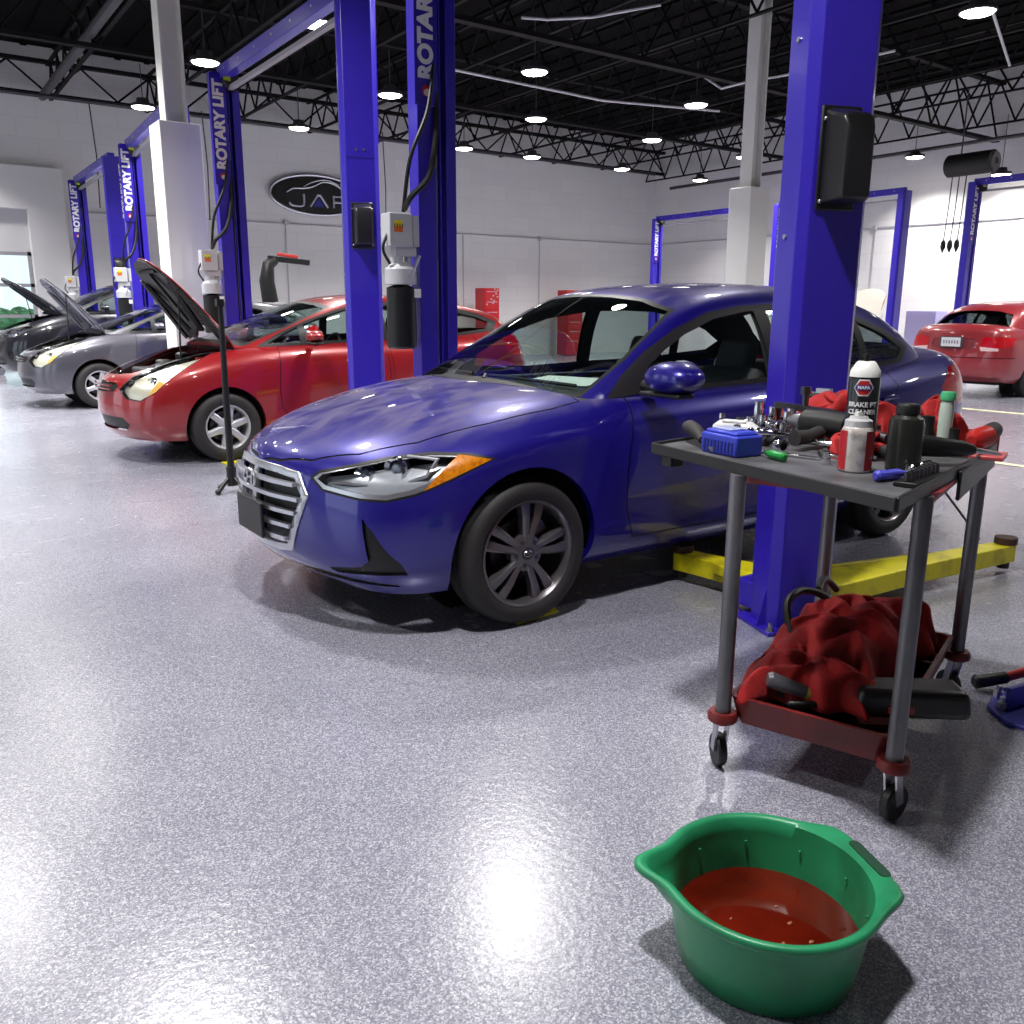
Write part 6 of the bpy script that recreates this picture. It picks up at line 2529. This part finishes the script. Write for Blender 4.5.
# ---------------------------------------------------------------- things along the walls
tc_ = thing('tool_chest', 'tall red tool chest against the left wall, seen over the red hatchback', 'tool chest', (13.9, 20.9, 0))
M_chest = mat('chest_red', (186, 24, 32), .4)
MB().box((0, 0, .98), (.52, .45, 1.9)).build('chest_body', M_chest, tc_, bevel=.01)
for k in range(6):
    d_ = MB().box((0, -.235, .35 + k * .28), (.46, .02, .25)).build('drawer', M_chest, tc_, bevel=.004)
    MB().box((0, -.252, .43 + k * .28), (.34, .012, .015)).build('drawer_handle', M_satin, d_)
b = MB()
rn = random.Random(2)
for k in range(9):
    b.box((rn.uniform(-.2, .2), -.25, rn.uniform(1.45, 1.9)), (.05, .01, .04))
b.build('stickers', mat('sticker_pale', (210, 170, 170), .5), tc_)
tc2 = thing('tool_chest', 'low red tool chest by the left wall, seen over the blue sedan roof', 'tool chest', (16.9, 20.9, 0))
MB().box((0, 0, .97), (.62, .45, 1.9)).build('chest_body', M_chest, tc2, bevel=.01)
for k in range(6):
    d_ = MB().box((0, -.235, .35 + k * .28), (.56, .02, .25)).build('drawer', M_chest, tc2, bevel=.004)
    MB().box((0, -.252, .43 + k * .28), (.4, .012, .015)).build('drawer_handle', M_satin, d_)
# tyre machine beyond the grey hatchback
tm = thing('tyre_changer', 'grey tyre changer with black arm and red grip beyond the grey hatchback', 'tyre changer', (5.82, 15.95, 0))
tm.scale = (.92, .92, .96)
MB().box((0, 0, .75), (.5, .5, 1.5)).build('cabinet', mat('machine_grey', (120, 120, 124), .5), tm, bevel=.03)
b = MB()
b.tube([(.0, 0, 1.5), (-.05, 0, 1.9), (.0, 0, 2.2), (.15, 0, 2.3)], [.16, .15, .12, .09], 12)
b.bar((.0, 0, 2.32), (.85, 0, 2.26), .12, .10)
b.build('swing_arm', M_black, tm, bevel=.01)
MB().bar((.2, 0, 2.40), (.62, 0, 2.36), .07, .06).build('red_grip', mat('grip_red', (190, 50, 50), .5), tm, bevel=.01)
# lilac bin, small machine, cable reel by the right wall
sb = thing('storage_bin', 'pale lilac cabinet by the right wall beyond the blue sedan', 'cabinet', (20.3, 11.6, 0))
MB().box((0, 0, .68), (.5, .75, 1.36)).build('cabinet_body', mat('lilac_panel', (176, 170, 214), .5), sb, bevel=.01)
MB().box((-.26, 0, .68), (.02, .66, 1.2)).build('door', mat('lilac_panel', (176, 170, 214), .5), sb)
cr_ = thing('cable_reel', 'black motor reel hung from the roof with three drop cables at right', 'cable reel', (15.0, 8.1, 3.72))
cr_.scale = (.9, .85, .9)
b = MB()
m = rotm('X', 90) @ T(0, 0, -.45)
b.lathe([(.001, 0), (.17, 0), (.20, .03), (.20, .9), (.17, .93), (.001, .93)], 24, m)
b.build('drum', mat('reel_black', (20, 19, 20), .6), cr_)
MB().lathe([(.06, .93), (.16, .93), (.16, .95), (.06, .95)], 24, m, closed=True).build('end_flange', M_gun, cr_)
for dy in (.30, .16, .02):
    c_ = MB().tube([(-.05, dy, -.18), (-.04, dy + .02, -.8), (-.05, dy + .04, -1.35)], .012, 6).build('drop_cable', M_pipeb, cr_)
    MB().tube([(-.05, dy + .04, -1.33), (-.05, dy + .04, -1.37), (-.05, dy + .04, -1.46), (-.05, dy + .04, -1.56)], [.02, .045, .05, .008], 10).build('connector', M_black, c_)
MB().tube([(0, .2, .18), (0, .2, 1.3)], .015, 6).build('hanger', M_pipeb, cr_)
# dark red low thing at the far left
rj = thing('floor_jack', 'low black and red floor jack cut off by the left edge', 'jack', (1.62, 20.5, 0), R(20))
b = MB()
b.box((-.1, 0, .22), (.6, .32, .26))
b.build('jack_frame', M_black, rj, bevel=.04)
MB().box((-.1, -.17, .28), (.5, .02, .12)).build('red_panel', mat('jack_red', (190, 50, 50), .4), rj)
b = MB()
for x in (-.3, .1):
    b.cyl((x, -.18, .07), (x, .18, .07), .07, n=16)
b.build('jack_wheels', M_satin, rj)
